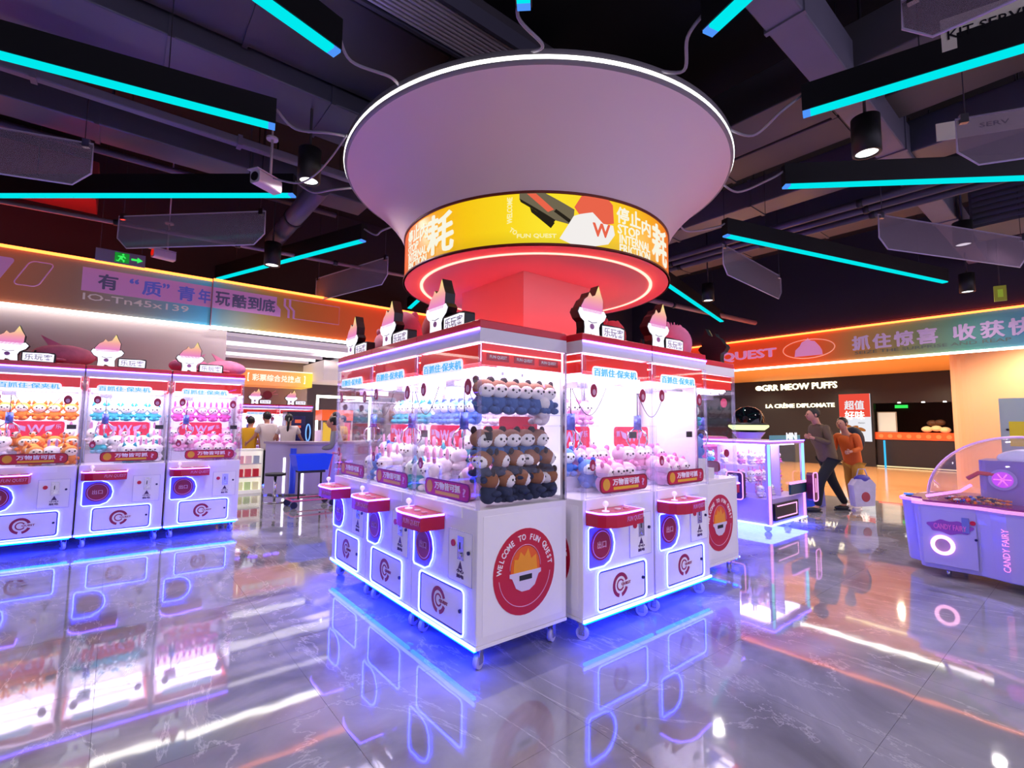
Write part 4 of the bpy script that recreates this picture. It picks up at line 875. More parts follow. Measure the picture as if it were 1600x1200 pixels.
# ================================================================== FOUR SIDED MINI MACHINE (right of the island)
t = thing('mini_claw_machine', 'low four sided claw machine with cyan and pink lit corner posts', 'claw machine', (6.68, 2.86, 0))
X1, Y1 = 1.17, 1.05; LV = mat('mini_lavender', 'B8A4E0', .35); PK = mat('mini_pink', 'E0A0D0', .35)
obj('base_body', MB().box(.02, X1-.02, .02, Y1-.02, .12, .44), [LV], t)
obj('base_ring_light', MB().box(0, X1, -.005, Y1, .10, .12).box(-.005, 0, -.005, Y1, .10, .12), [LEDW], t)
obj('top_frame', MB().box(0, X1, 0, Y1, 1.16, 1.20), [PK], t)
obj('top_light', MB().box(-.004, X1, -.006, 0, 1.195, 1.21).box(-.006, 0, -.004, Y1, 1.195, 1.21), [LEDP], t)
CYL = glow('corner_cyan', (.35, 1.0, 1.2), 1.3); PKL = glow('corner_pink', (1.3, .45, 1.2), 1.3)
for x, y in ((0, 0), (X1-.05, 0), (0, Y1-.05), (X1-.05, Y1-.05)):
    c = obj('corner_post', MB().box(x, x+.05, y, y+.05, .12, 1.16), [LV], t)
    obj('post_light', MB().box(x-.004, x+.02, y-.004, y+.02, .62, 1.16), [CYL], c); obj('post_light', MB().box(x-.004, x+.02, y-.004, y+.02, .12, .62), [PKL], c)
obj('window', MB().box(.05, X1-.05, .01, .015, .44, 1.16), [GLASS], t); obj('window', MB().box(.01, .015, .05, Y1-.05, .44, 1.16), [GLASS], t)
obj('divider', MB().box(.55, .57, .1, Y1-.05, .44, 1.16), [mat('mini_divider', 'B8A0E8', .4, emit='9080E0', es=.25)], t)
obj('inner_lamp', MB().box(.1, X1-.1, .1, Y1-.1, 1.14, 1.15), [INNER], t)
for dz in (.62, .86): obj('inner_shelf', MB().box(.08, X1-.08, .25, Y1-.1, dz, dz+.012), [GLASSM], t)
dd = obj('prize_door', MB().box(.10, .85, -.012, 0.02, .16, .38), [BLACK], t); obj('door_light', MB().tube([(.16, -.016, .20), (.78, -.016, .20), (.78, -.016, .35), (.16, -.016, .35)], .008, 5), [glow('door_pinkcyan', (1.2, .5, 1.0), 1.4)], dd)
kp = obj('control_panel', MB().prism(rr(.30, .52, .42, .78, .04), 'x', -.12, -.04), [mat('mini_control_plum', '3A1038', .3)], t)
obj('panel_light', MB().tube([(-.122, y, z) for y, z in rr(.30, .52, .42, .78, .04)], .008, 5, closed=True), [PKL], kp)
obj('panel_screen', MB().box(-.128, -.12, .36, .46, .58, .73), [mat('mini_screen', '9088D0', .3, emit='A8A0F0', es=.8)], kp); obj('panel_button', MB().cyl((-.12, .41, .50), (-.135, .41, .50), .035, n=16), [mat('mini_button', 'C8A8E8', .3)], kp)
obj('panel_neck', MB().box(-.05, .02, .34, .48, .46, .72), [DARKCRIM], kp)
kp = obj('side_control', MB().prism(rr(X1-.06, X1+.10, .34, .74, .04), 'y', -.12, -.03), [mat('mini_control_crim', '5A1038', .3)], t)
obj('panel_light', MB().tube([(x, -.122, z) for x, z in rr(X1-.06, X1+.10, .34, .74, .04)], .008, 5, closed=True), [PKL], kp)
obj('panel_bar', MB().box(X1, X1+.04, -.13, -.12, .46, .66), [mat('mini_bar', 'E0A0C8', .4, emit='E090C8', es=.6)], kp)
obj('rail_light', MB().box(.60, X1, -.02, 0, .60, .63), [PKL], t); obj('dark_rail', MB().box(.60, X1, -.018, 0.01, .46, .60), [mat('mini_teal', '0E4450', .4)], t)
sg = obj('sign_frame', MB().box(.02, .02+1.0, -.004, .0, 1.215, 1.28), [mat('mini_sign_teal', '58B0B0', .4)], t)
text('sign_lettering', 'MINI', .72, 1.265, .36, .10, -.006, TWH, sg, .06)
for x in (.18, .8):
    for y in (.12, Y1-.15):
        c = obj('caster', MB().cyl((-.014, 0, .045), (.014, 0, .045), .045, n=14), [RUB], t, (x, y, 0)); obj('caster_fork', MB().box(-.03, .03, -.03, .03, .09, .11), [ALU], c)
kids()
for i, (x, y, z, k) in enumerate([(x, y, z, k) for z in (.445, .634, .874) for x, y, k in ((.16, .2, 'white'), (.34, .3, 'pink'), (.5, .22, 'white'), (.72, .3, 'teal'), (.9, .28, 'magenta'), (1.02, .4, 'white'), (.15, .45, 'pink'), (.15, .7, 'white'), (.16, .9, 'teal'))]):
    if z > .45 and (y < .28): y = .32
    o = dup(PL[k]) if k in used else None
    if o: o.location = (6.68+x, 2.86+y, z); o.rotation_euler = (0, 0, random.uniform(-1.2, .3)); o.scale = (.9,)*3; o['label'] = '%s plush toy, %s on the %s tier of the mini machine' % (CN[k], ('first', 'second', 'third', 'fourth', 'fifth', 'sixth', 'seventh', 'eighth', 'ninth')[i % 9], ('bottom', 'middle', 'top')[i//9]); o['group'] = 'toys in the low four sided machine'
# UFO game behind
t = thing('saucer_game', 'dark domed flying saucer game with a bright rim behind the mini machine', 'game machine', (8.4, 3.92, 0), rad(-55))
t.scale = (.62, .62, 1.0)
obj('pedestal', MB().lathe([(.0, .02), (.42, .02), (.36, .6), (.3, 1.2), (.42, 1.30)], n=32), [LV], t)
obj('saucer', MB().lathe([(.2, 1.30), (.42, 1.35), (.50, 1.41), (.46, 1.45), (.3, 1.47)], n=40), [DARK], t)
obj('saucer_light', MB().lathe([(.40, 1.335), (.505, 1.385), (.51, 1.41), (.50, 1.42)], n=40), [glow('saucer_green', (.85, 1.0, .45), 1.4)], t)
obj('dome', MB().lathe([(.42, 1.45), (.40, 1.56), (.32, 1.66), (.18, 1.72), (0, 1.74)], n=32), [mat('dome_black', '0A0D12', .06)], t)
t = thing('pink_game', 'low pink toned game cabinet with lettering behind the mini machine', 'game machine', (7.95, 4.6, 0), rad(-30))
obj('game_body', MB().prism(rr(-.5, .4, -.3, .3, .08), 'z', .03, 1.22), [mat('game_pink', 'C85898', .4, emit='D04890', es=.15)], t); obj('game_band', MB().box(-.48, .38, -.31, -.30, 1.05, 1.2), [mat('game_band', 'F080B0', .4, emit='F070B0', es=.6)], t)
text('band_lettering', '抓娃娃 · MINI', -.05, 1.125, .7, .09, -.31, TWH, t, .04)

# ================================================================== CANDY MACHINE
t = thing('candy_machine', 'lavender domed candy scoop machine with pink light at the right edge', 'game machine', (6.05, .2, 0))
CL = mat('candy_lavender', 'A8A0E0', .3, coat=.3); PKT = glow('candy_pink_light', (1.25, .35, 1.15), 1.5); PKS = mat('candy_trim_pink', 'F0B0E0', .3, emit='F0A0E0', es=.5)
# plan outline: y along the front (world), x into depth
PLN = [(.0, .62), (.0, 1.02), (.03, 1.06), (.22, 1.10), (.26, 1.19), (.34, 1.22), (.60, 1.22), (.75, 1.15), (1.05, 1.1), (1.15, .9), (1.15, -.6), (1.0, -.8), (.1, -.8), (-.02, -.7), (-.10, .30), (-.09, .42), (-.04, .52)]
def inset(P, k, zc=(.5, .2)): return [(zc[0]+(x-zc[0])*k, zc[1]+(y-zc[1])*k) for x, y in P]
mb = MB(); n = len(PLN); lo = inset(PLN, .965)
mb.add([(x, y, .085) for x, y in lo]+[(x, y, .67) for x, y in PLN], [(i, (i+1) % n, (i+1) % n+n, i+n)[::-1] for i in range(n)]+[tuple(range(n)), tuple(range(n, 2*n))[::-1]])
bevel(obj('body', mb, [CL], t), .012)
obj('rim', MB().prism(inset(PLN, 1.02), 'z', .67, .695), [PKS], t)
obj('tray_floor', MB().prism(inset(PLN, .93), 'z', .695, .71), [mat('candy_tray', '6A2A6A', .25, emit='8A2A80', es=.12)], t)
# door, logo, ring
dr = obj('front_door', MB().prism(rr(.62, 1.0, .13, .63, .01), 'x', .0, -.004), [CL], t, None)
obj('door_seam', MB().tube([(-.003, y, z) for y, z in ((.60, .63), (.60, .13), (1.0, .13))], .002, 4), [SEAM], dr)
obj('logo_cloud', MB().prism([(.80+.16*cos(a)*(1+.08*math.sin(5*a)), .485+.06*math.sin(a)*(1+.15*math.sin(7*a))) for a in RING], 'x', -.004, -.008), [mat('logo_violet', '8A48B0', .4)], dr)
text('logo_lettering', 'CANDY FAIRY', 0, 0, .23, .05, 0, mat('logo_pink', 'E070C8', .4), dr, .04, loc=(-.009, .80, .485), rot=(0, 0, -pi/2))
obj('speaker_ring', MB().tube([(-.02, .855+.072*cos(a), .315+.075*sin(a)) for a in RING], .016, 8, closed=True), [glow('ring_pink', (1.6, .75, 1.35), 1.6)], dr)
obj('speaker', MB().cyl((-.003, .855, .315), (-.012, .855, .315), .062, n=24), [mat('speaker_mauve', 'A088B0', .5)], dr)
obj('coin_plate', MB().box(-.012, -.004, .665, .715, .45, .585), [mat('plate_bluegrey', '6A70C0', .4)], dr); obj('coin_button', MB().cyl((-.004, .64, .545), (-.014, .64, .545), .02, n=14), [CRIM], dr); obj('door_lock', MB().cyl((-.004, .625, .40), (-.014, .625, .40), .011, n=10), [NAVYL], dr)
text('side_lettering', 'CANDY FAIRY', 0, 0, .36, .045, 0, glow('neon_pink', (1.1, .35, .95), 1.1), t, .02, loc=(-.095, .43, .36), rot=(0, pi/2+pi, -pi/2))
# dome
dm = MB(); cx, cy, rx, ry, rz_ = .52, .34, .50, .70, .62; vs = []; SG, RG = 40, 12
for i in range(RG+1):
    a = pi/2*i/RG
    for j in range(SG):
        b = 2*pi*j/SG; vs.append((cx+rx*cos(b)*cos(a), cy+ry*(abs(sin(b))**.8*(1 if sin(b) > 0 else -1))*cos(a), .70+rz_*sin(a)))
dm.add(vs, [(i*SG+j, i*SG+(j+1) % SG, (i+1)*SG+(j+1) % SG, (i+1)*SG+j) for i in range(RG) for j in range(SG)], 0, True)
obj('dome', dm, [glassmat('dome_acrylic', (.93, .9, .98), 1, .02, .10, (.85, .7, .9))], t)  # milky diffuse share stands in for stronger reflections on the dome
obj('dome_rim', MB().tube([(cx+rx*.0-.0, cy+ry*cos(a), .70+rz_*sin(a)) for a in [pi*i/36 for i in range(37)]], .012, 6), [mat('dome_rim_lilac', 'D0A8E0', .3, emit='D098E0', es=.4)], t)
ct = obj('centre_tower', MB().prism(rr(.30, .80, -.22, .62, .05), 'z', .71, 1.10), [mat('tower_violet', '8878C0', .35)], t)
for y, cI in ((.46, 'B040C8'), (.20, 'C83A60')):
    obj('porthole', MB().cyl((.30, y, .93), (.285, y, .93), .095, n=24), [CL], ct); obj('porthole_light', MB().cyl((.285, y, .93), (.28, y, .93), .072, n=20), [mat('port_'+cI, cI, .3, emit=cI, es=.9)], ct)
    mb = MB()
    for k in range(6): a = pi*k/3; mb.tube([(.277, y, .93), (.277, y+.06*cos(a), .93+.06*sin(a))], .006, 5)
    obj('porthole_spoke', mb, [mat('spoke_pink', 'F090E0', .3, emit='F080E0', es=.6)], ct)
obj('tower_cap', MB().ell((.55, .2, 1.12), (.2, .32, .1), seg=24, rg=10), [mat('tower_cap_pale', 'C0C0E0', .2, emit='D0D0FF', es=.25)], ct)
obj('ramp_light', MB().tube([(.12, .98, .74), (.25, .75, .80), (.32, .68, .86)], .014, 6).tube([(.10, .30, .73), (.16, .30, .84), (.28, .30, .88)], .014, 6), [PKT], t)
obj('claw_arm', MB().tube([(.3, .7, .92), (.3, .62, .98), (.3, .5, .97)], .02, 8), [mat('arm_red', 'D03040', .3)], t)
obj('wing_panel', MB().prism([(.30, 1.14), (.34, 1.19), (.56, 1.19), (.66, 1.12), (.5, 1.08)], 'z', .695, .705), [BLACK], t); obj('wing_button', MB().cyl((.42, 1.18, .705), (.42, 1.18, .72), .04, n=14), [mat('btn_blue', '3878E0', .3, emit='3080F0', es=.5)], t)
for x, y in ((.15, .85), (.95, .85), (.15, -.55), (.95, -.55)): obj('caster', MB().cyl((x, y-.012, .042), (x, y+.012, .042), .042, n=12), [ALU], t)
cds = {}
GC = ('F08030', '2A4AC8', 'E8E0E8', 'C83048', '202848', 'F0B040', '4878D8', 'D06828')
gi = 0
for r_ in range(7):
    for q in range(11):
        a = random.uniform(0, 2*pi); rr_ = math.sqrt(random.random()); x = 6.05+.17+.11*rr_*cos(a)*1.0; y = .2+.62+.21*rr_*sin(a); c = GC[(gi+(3 if y < .80 else 0)) % 8] if y > .80 else random.choice(('F08030', 'F0B040', 'D06828', '202848')); gi += 1
        if c not in cds: cds[c] = MB().ell((0, 0, .012), (.02, .016, .012), seg=8, rg=5).cyl((-.028, 0, .012), (-.016, 0, .012), .009, .003, n=6).cyl((.016, 0, .012), (.028, 0, .012), .003, .009, n=6).mesh('candy', [mat('candy_'+c, c, .25)])
        tag(obj('wrapped_candy', cds[c], None, None, (x, y, .711+.022*(gi % 3)*(1-rr_*.5)), (0, 0, a)), {'F08030': 'orange', '2A4AC8': 'blue', 'E8E0E8': 'white', 'C83048': 'red', '202848': 'dark navy', 'F0B040': 'yellow', '4878D8': 'light blue', 'D06828': 'brown'}[c]+' wrapped candy in the heap under the dome', 'candy', 'wrapped candies under the dome')

# ================================================================== PEOPLE
SKINC = mat('skin', 'C88C74', .6); HAIR = mat('hair_black', '120E10', .5)
def mk_skin(name, J, E, root, m, parent):
    me = bpy.data.meshes.new(name); ks = list(J); me.from_pydata([J[k][0] for k in ks], [(ks.index(a), ks.index(b)) for a, b in E], [])
    o = bpy.data.objects.new(name, me); COL.objects.link(o); me.materials.append(m); o.parent = parent
    sk = o.modifiers.new('skin', 'SKIN'); sk.use_smooth_shade = True
    for v, k in zip(me.skin_vertices[0].data, ks):
        r = J[k][1]; v.radius = r if isinstance(r, tuple) else (r, r); v.use_root = (k == root)
    sb = o.modifiers.new('sub', 'SUBSURF'); sb.levels = 1; sb.render_levels = 2
    return o
def person(label, loc, rz, top, legs, hair=HAIR, H=1.68, lean=0.0, stride=0.0, armL=None, armR=None, longhair=0, seat=0.0, shoes='E8E4E8', headturn=0, sleeve='long', loose=1.0):
    """faces local -Y. joints in metres for a 1.68 m figure, scaled to H"""
    t = thing('person', label, 'person', loc, rz); k = H/1.68; dz = -seat
    ln = lean
    def V(x, y, z):
        z2 = z+dz
        if z > .9: y = y-ln*(z-.9)
        return (x*k, y*k, z2*k)
    pel = V(0, 0, .92); ch = V(0, .0, 1.25); nk = V(0, -.005, 1.43); hd = V(0, -.03, 1.55)
    if seat: kL = (.10*k, -.42*k, .50*k); kR = (-.10*k, -.42*k, .50*k); aL = (.10*k, -.40*k, .09*k); aR = (-.10*k, -.40*k, .09*k)
    else: kL = (.10*k, -.5*stride*k-.05*k, .50*k); kR = (-.10*k, .35*stride*k, .50*k); aL = (.10*k, -stride*k*.8, .09*k); aR = (-.10*k, stride*k, .10*k)
    armL = armL or [(.23, .0, 1.12), (.24, -.08, .87)]; armR = armR or [(-.23, .0, 1.12), (-.24, -.08, .87)]
    sL = V(.175, 0, 1.37); sR = V(-.175, 0, 1.37); eL = V(*armL[0]); wL = V(*armL[1]); eR = V(*armR[0]); wR = V(*armR[1])
    def ext(a, b, d): v = Vector(b)-Vector(a); v = v.normalized()*d; return tuple(Vector(b)+v)
    fL = ext(eL, wL, .075*k); fR = ext(eR, wR, .075*k)
    J = {'pel': (pel, (.10*k, .08*k)), 'ch': (ch, (.145*k, .10*k)), 'nk': (nk, .055*k), 'hb': (V(0, -.02, 1.50), .065*k), 'hd': (V(0, -.03, 1.60), (.075*k, .085*k)), 'ht': (V(0, -.02, 1.655), .045*k),
         'hpL': (V(.075, 0, .84), .065*k), 'hpR': (V(-.075, 0, .84), .065*k), 'kL': (kL, .048*k), 'kR': (kR, .048*k), 'aL': (aL, .033*k), 'aR': (aR, .033*k),
         'toL': ((aL[0], aL[1]-.15*k, .035*k), .03*k), 'toR': ((aR[0], aR[1]-.15*k, .035*k), .03*k),
         'sL': (sL, .05*k), 'sR': (sR, .05*k), 'eL': (eL, .036*k), 'eR': (eR, .036*k), 'wL': (wL, .024*k), 'wR': (wR, .024*k), 'fL': (fL, .03*k), 'fR': (fR, .03*k)}
    E = [('pel', 'ch'), ('ch', 'nk'), ('nk', 'hb'), ('hb', 'hd'), ('hd', 'ht'), ('pel', 'hpL'), ('pel', 'hpR'), ('hpL', 'kL'), ('kL', 'aL'), ('aL', 'toL'), ('hpR', 'kR'), ('kR', 'aR'), ('aR', 'toR'), ('ch', 'sL'), ('ch', 'sR'), ('sL', 'eL'), ('eL', 'wL'), ('wL', 'fL'), ('sR', 'eR'), ('eR', 'wR'), ('wR', 'fR')]
    mk_skin('body', J, E, 'pel', SKINC, t)
    # fingers
    for f, w_, sd in ((fL, wL, 1), (fR, wR, -1)):
        d = (Vector(f)-Vector(w_)).normalized(); s_ = Vector((sd, 0, 0)); s_ = (s_-d*s_.dot(d)).normalized(); u = d.cross(s_); mb = MB()
        for i_, ln_ in enumerate((.058, .066, .062, .05)):
            b = Vector(f)+u*(.018*(1.5-i_))*k; mb.tube([b-d*.01*k, b+d*ln_*.5*k, b+d*ln_*k*.95-s_*.018*k], .009*k, 6)
        b = Vector(w_)+d*.04*k+u*.026*k; mb.tube([b, b+u*.02*k+d*.02*k, b+u*.024*k+d*.05*k], .0095*k, 6)
        obj('hand_fingers', mb, [SKINC], t)
    g = 1.0
    TJ = {'hem': (V(0, 0, .77), (.165*k*loose, .135*k*loose)), 'pel': (pel, (.165*k*loose, .125*k*loose)), 'ch': (ch, (.17*k, .125*k)), 'nk': (V(0, 0, 1.41), .085*k), 'sL': (sL, .068*k), 'sR': (sR, .068*k)}
    TE = [('hem', 'pel'), ('pel', 'ch'), ('ch', 'nk'), ('ch', 'sL'), ('ch', 'sR'), ('sL', 'eL'), ('sR', 'eR')]
    if sleeve == 'long': TJ.update({'eL': (eL, .055*k), 'eR': (eR, .055*k), 'wL': (wL, .042*k), 'wR': (wR, .042*k)}); TE += [('eL', 'wL'), ('eR', 'wR')]
    else: TJ.update({'eL': (tuple(Vector(sL).lerp(Vector(eL), .7)), .062*k), 'eR': (tuple(Vector(sR).lerp(Vector(eR), .7)), .062*k)})
    mk_skin('jacket' if sleeve == 'long' else 'shirt', TJ, TE, 'ch', top, t)
    LJ = {'pel': (V(0, 0, .90), (.12*k, .10*k)), 'hpL': (V(.075, 0, .82), .104*k), 'hpR': (V(-.075, 0, .82), .104*k), 'kL': (kL, .08*k), 'kR': (kR, .08*k), 'aL': (aL, .055*k), 'aR': (aR, .055*k)}
    mk_skin('trousers', LJ, [('pel', 'hpL'), ('pel', 'hpR'), ('hpL', 'kL'), ('kL', 'aL'), ('hpR', 'kR'), ('kR', 'aR')], 'pel', legs, t)
    SH_ = mat('shoe_'+shoes, shoes, .5)
    for a in (aL, aR): obj('shoe', MB().ell((a[0], a[1]-.07*k, .045*k), (.045*k, .125*k, .045*k), seg=14, rg=8).box(a[0]-.04*k, a[0]+.04*k, a[1]-.18*k, a[1]+.05*k, .0, .02*k), [SH_], t)
    hc = Vector(V(0, -.025, 1.585))
    obj('hair', MB().ell(tuple(hc+Vector((0, .022*k, .022*k))), (.088*k, .098*k, .098*k), seg=18, rg=12), [hair], t)
    fc = MB().ell(tuple(hc+Vector((0, -.03*k, -.012*k))), (.072*k, .075*k, .094*k), seg=16, rg=10).cyl(tuple(hc+Vector((0, -.10*k, .0))), tuple(hc+Vector((0, -.122*k, -.022*k))), .008*k, .014*k, n=8)
    for s in (-1, 1): fc.ell(tuple(hc+Vector((s*.082*k, .0, -.01*k))), (.012*k, .02*k, .028*k), seg=8, rg=6)
    f = obj('face', fc, [SKINC], t)
    for s in (-1, 1): obj('eye', MB().ell(tuple(hc+Vector((s*.028*k, -.101*k, .006*k))), (.011*k, .006*k, .006*k), seg=8, rg=5), [BLACK], f)
    obj('mouth', MB().ell(tuple(hc+Vector((0, -.100*k, -.052*k))), (.022*k, .006*k, .005*k), seg=8, rg=5), [mat('lips', '9A4A48', .5)], f)
    if longhair: obj('ponytail', MB().tube([tuple(hc+Vector((0, .10*k, .02*k))), tuple(hc+Vector((0, .15*k, -.1*k))), tuple(hc+Vector((.01, .15*k, -longhair*.6*k))), tuple(hc+Vector((.01, .14*k, -longhair*k)))], .028*k, 8), [hair], t)
    return t
# man striding left
pm = person('man in brown jacket and black trousers leaning forward while walking past the low machine', (9.32, 3.04, 0), rad(-127), mat('jacket_brown', '66523E', .8, noise=.15, nscale=20), mat('trousers_black', '0C0C14', .8), H=1.70, lean=.30, stride=.34,
       armL=[(.22, -.04, 1.12), (.2, -.28, 1.2)], armR=[(-.24, .06, 1.12), (-.24, .02, .88)], hair=mat('hair_dark_grey', '2A2422', .6), loose=1.1, shoes='1A1A22')
pw = person('person with dark blue backpack and orange top bending beside the brown jacketed man', (9.95, 2.86, 0), rad(-100), mat('top_orange', 'D86018', .7), mat('trousers_mustard', 'C08828', .7), H=1.55, lean=.45, stride=.12, armL=[(.22, -.1, 1.12), (.18, -.34, 1.08)], armR=[(-.22, -.1, 1.12), (-.2, -.3, 1.0)])
obj('backpack', MB().ell((0, -.02, 1.22), (.17, .15, .24), seg=18, rg=12), [mat('backpack_navy', '14162E', .7)], pw, (0, .05, -.05))
bg = thing('shopping_bag', 'white and purple plastic bag hanging beside the walking man', 'bag', (9.5, 2.62, .12), rad(-40))
obj('bag_body', MB().prism([(-.16, .0), (.14, .02), (.17, .36), (.10, .44), (-.12, .44), (-.19, .34)], 'y', -.07, .07), [mat('bag_white', 'C8C0D0', .5, noise=.2, nscale=12)], bg); obj('bag_print', MB().ell((0, -.072, .16), (.07, .004, .08)), [mat('bag_red', 'B04048', .5)], bg)
obj('bag_contents', MB().ell((0, 0, .44), (.13, .08, .07), seg=12, rg=8), [mat('bag_purple', '5048A8', .6)], bg); obj('bag_handle', MB().tube([(-.1, 0, .44), (-.05, 0, .6), (.05, 0, .6), (.1, 0, .44)], .01, 6), [mat('bag_white', 'C8C0D0')], bg)
tag(obj('blue_bag', MB().prism([(-.18, 0), (.18, 0), (.12, .32), (0, .42), (-.12, .32)], 'y', -.1, .1), [mat('bag_blue', '2050D0', .4)], None, (9.75, 3.4, .0)), 'bright blue bag on the floor behind the walking man', 'bag')

# ================================================================== BACK HALL
t = thing('curved_counter', 'curved lilac metal service counter with two white light slots', 'counter', (3.55, 10.95, 0))
CM = mat('counter_lilac_metal', 'B4A6CC', .3, .3); N_ = 24; Rr = 1.35
def arc(r, z, a0=203, a1=330): return [(r*cos(rad(a0+(a1-a0)*i/N_)), r*sin(rad(a0+(a1-a0)*i/N_)), z) for i in range(N_+1)]
mb = MB(); a = arc(Rr, 0.03); b = arc(Rr, .98); c2 = arc(Rr-.06, .03); d2 = arc(Rr-.06, .98)
mb.add(a+b, [(i, i+1, N_+2+i, N_+1+i) for i in range(N_)], 0, True); mb.add(c2+d2, [(i+1, i, N_+1+i, N_+2+i) for i in range(N_)], 0, True)
obj('front_shell', mb, [CM], t)
mb = MB(); a = arc(Rr+.05, 1.02); b = arc(Rr-.5, 1.02); mb.add(a+b+[(x, y, .98) for x, y, z in a]+[(x, y, .98) for x, y, z in b], [(i, i+1, N_+2+i, N_+1+i) for i in range(N_)]+[(i+1, i, 2*N_+2+i, 2*N_+3+i) for i in range(N_)]+[(2*N_+3+i, 2*N_+2+i, 3*N_+3+i, 3*N_+4+i) for i in range(N_)])
obj('counter_top', mb, [mat('counter_top_mauve', 'A890B0', .3)], t)
SLOT = glow('slot_white', (1, .95, 1.1), 2.5)
for A in (223, 238): obj('light_slot', MB().cyl(((Rr+.004)*cos(rad(A)), (Rr+.004)*sin(rad(A)), .05), ((Rr+.004)*cos(rad(A)), (Rr+.004)*sin(rad(A)), .72), .022, n=8), [SLOT], t)
obj('blue_glow_panel', MB().cyl((-.86, -1.03, .05), (-.86, -1.03, .9), .06, n=8), [mat('counter_blue', '3048E0', .3, emit='3048F0', es=.12)], t)
def stool(loc, label):
    t = thing('bar_stool', label, 'stool', loc); obj('seat', MB().cyl((0, 0, .46), (0, 0, .50), .17, n=20), [DARK], t); obj('pole', MB().cyl((0, 0, .02), (0, 0, .46), .025, n=10), [CHROME], t)
    obj('base', MB().cyl((0, 0, 0), (0, 0, .02), .18, n=20), [CHROME], t)
stool((2.25, 9.35, 0), 'low round dark stool in front of the curved counter')
t = thing('shopping_cart', 'pink framed low cart with black casters holding a blue bin', 'cart', (2.62, 8.62, 0))
PF = mat('cart_pink', 'D860A0', .4)
obj('cart_frame', MB().tube([(-.32, -.2, .12), (.34, -.2, .12), (.34, .2, .12), (-.32, .2, .12)], .015, 6, closed=True).tube([(.34, -.2, .12), (.44, -.2, .86)], .015, 6).tube([(.34, .2, .12), (.44, .2, .86)], .015, 6).tube([(.44, -.2, .86), (.44, .2, .86)], .015, 6), [PF], t)
obj('bin_stand', MB().box(-.2, .2, -.15, .15, .56, .60).tube([(-.18, 0, .12), (-.18, 0, .56)], .015, 6).tube([(.18, 0, .12), (.18, 0, .56)], .015, 6), [DARK], t)
for x in (-.3, .32):
    for y in (-.2, .2): obj('wheel', MB().cyl((x, y-.015, .055), (x, y+.015, .055), .055, n=14), [BLACK], t)
mb = MB(); mb.add([(-.24, -.16, .6), (.24, -.16, .6), (.24, .16, .6), (-.24, .16, .6), (-.30, -.2, .86), (.30, -.2, .86), (.30, .2, .86), (-.30, .2, .86)], [(3, 2, 1, 0), (0, 1, 5, 4), (1, 2, 6, 5), (2, 3, 7, 6), (3, 0, 4, 7)])
BB = tag(obj('blue_bin', mb, [mat('bin_blue', '1040E0', .35, emit='1040F0', es=.25)], None, (2.62, 8.62, 0)), 'open bright blue plastic bin on the pink cart', 'bin')
# display case
t = thing('display_case', 'lit white display case of small boxes at the left of the counter', 'display case', (2.1, 10.75, 0))
obj('case_frame', MB().box(-.24, .24, .0, .3, 0, .06).box(-.24, .24, 0, .3, .82, .86).box(-.24, -.22, 0, .3, .06, .82).box(.22, .24, 0, .3, .06, .82).box(-.22, .22, .28, .3, .06, .82), [mat('case_white', 'F0ECE8', .4, emit='FFF8F0', es=.35)], t)
for z in (.30, .56): obj('case_shelf', MB().box(-.22, .22, .01, .28, z, z+.015), [WHITE2], t)
for z, cs in ((.06, ('E8E8A8', 'C8E0A0', 'F0E8C0')), (.315, ('D03040', 'E04050', 'C82838')), (.575, ('E8A0B0', 'F0C8D0', 'A8B0C8'))):
    for q, c in enumerate(cs): tag(obj('small_box', MB().box(-.05, .05, -.04, .04, 0, .15), [mat('box_'+c, c, .5, emit=c, es=.25)], None, (2.1-.14+.14*q, 10.85, z)), '%s box on the %s shelf of the display case' % (('left', 'middle', 'right')[q], {.06: 'bottom', .315: 'middle', .575: 'top'}[z]), 'box', 'boxes in the display case')
# orange exchange sign and back machines
OS = rampmat('exchange_sign_print', 0, 2.3, 3.9, [(0, 'F09048'), (.5, 'F09860'), (.8, 'F0B050'), (1, 'F4D840')], .75)
t = thing('exchange_sign', 'orange to yellow backlit sign with seven pale characters over the back machines', 'sign', (3.08, 13.0, 2.29))
obj('sign_box', MB().box(-.82, .82, 0, .9, 0, .37), [OS], t); obj('sign_edge', MB().box(-.82, .82, -.01, 0, .36, .39), [glow('edge_warm', (1, .9, .75), 1.2)], t)
text('sign_lettering', '彩票综合兑换点', -.02, .185, 1.12, .17, 0, glow('exchange_ink', (1, .95, .78), 1.1), t, .06)
text('sign_bracket', '[', -.66, .185, .03, .2, 0, WL, t); text('sign_bracket', ']', .63, .185, .03, .2, 0, WL, t)
tag(obj('white_soffit', MB().box(3.92, 6.5, 12.2, 13.9, 2.45, 2.94), [mat('soffit_white', 'E8DCD8', .5, emit='F0E0D8', es=.25)]), 'bright white boxed soffit right of the orange sign', 'soffit')
tag(obj('shelf_light', MB().box(4.1, 5.6, 13.2, 13.25, 2.05, 2.12).box(4.1, 4.15, 13.2, 13.25, 0, 2.05).box(5.55, 5.6, 13.2, 13.25, 0, 2.05), [WHLED]), 'white lit shelf edge behind the grey shirted man', 'light')
t = thing('wall_badge', 'small dark red badge with pink rays on the grey wall under the orange sign', 'badge', (3.05, 13.88, 2.1)); obj('badge_disc', MB().cyl((0, -.02, 0), (0, 0, 0), .11, n=20), [DARKCRIM], t); obj('badge_ray', MB().tube([(-.25, -.01, 0), (.25, -.01, .03)], .008, 5).tube([(-.15, -.01, -.12), (.2, -.01, .12)], .008, 5), [PK], t)
kids()
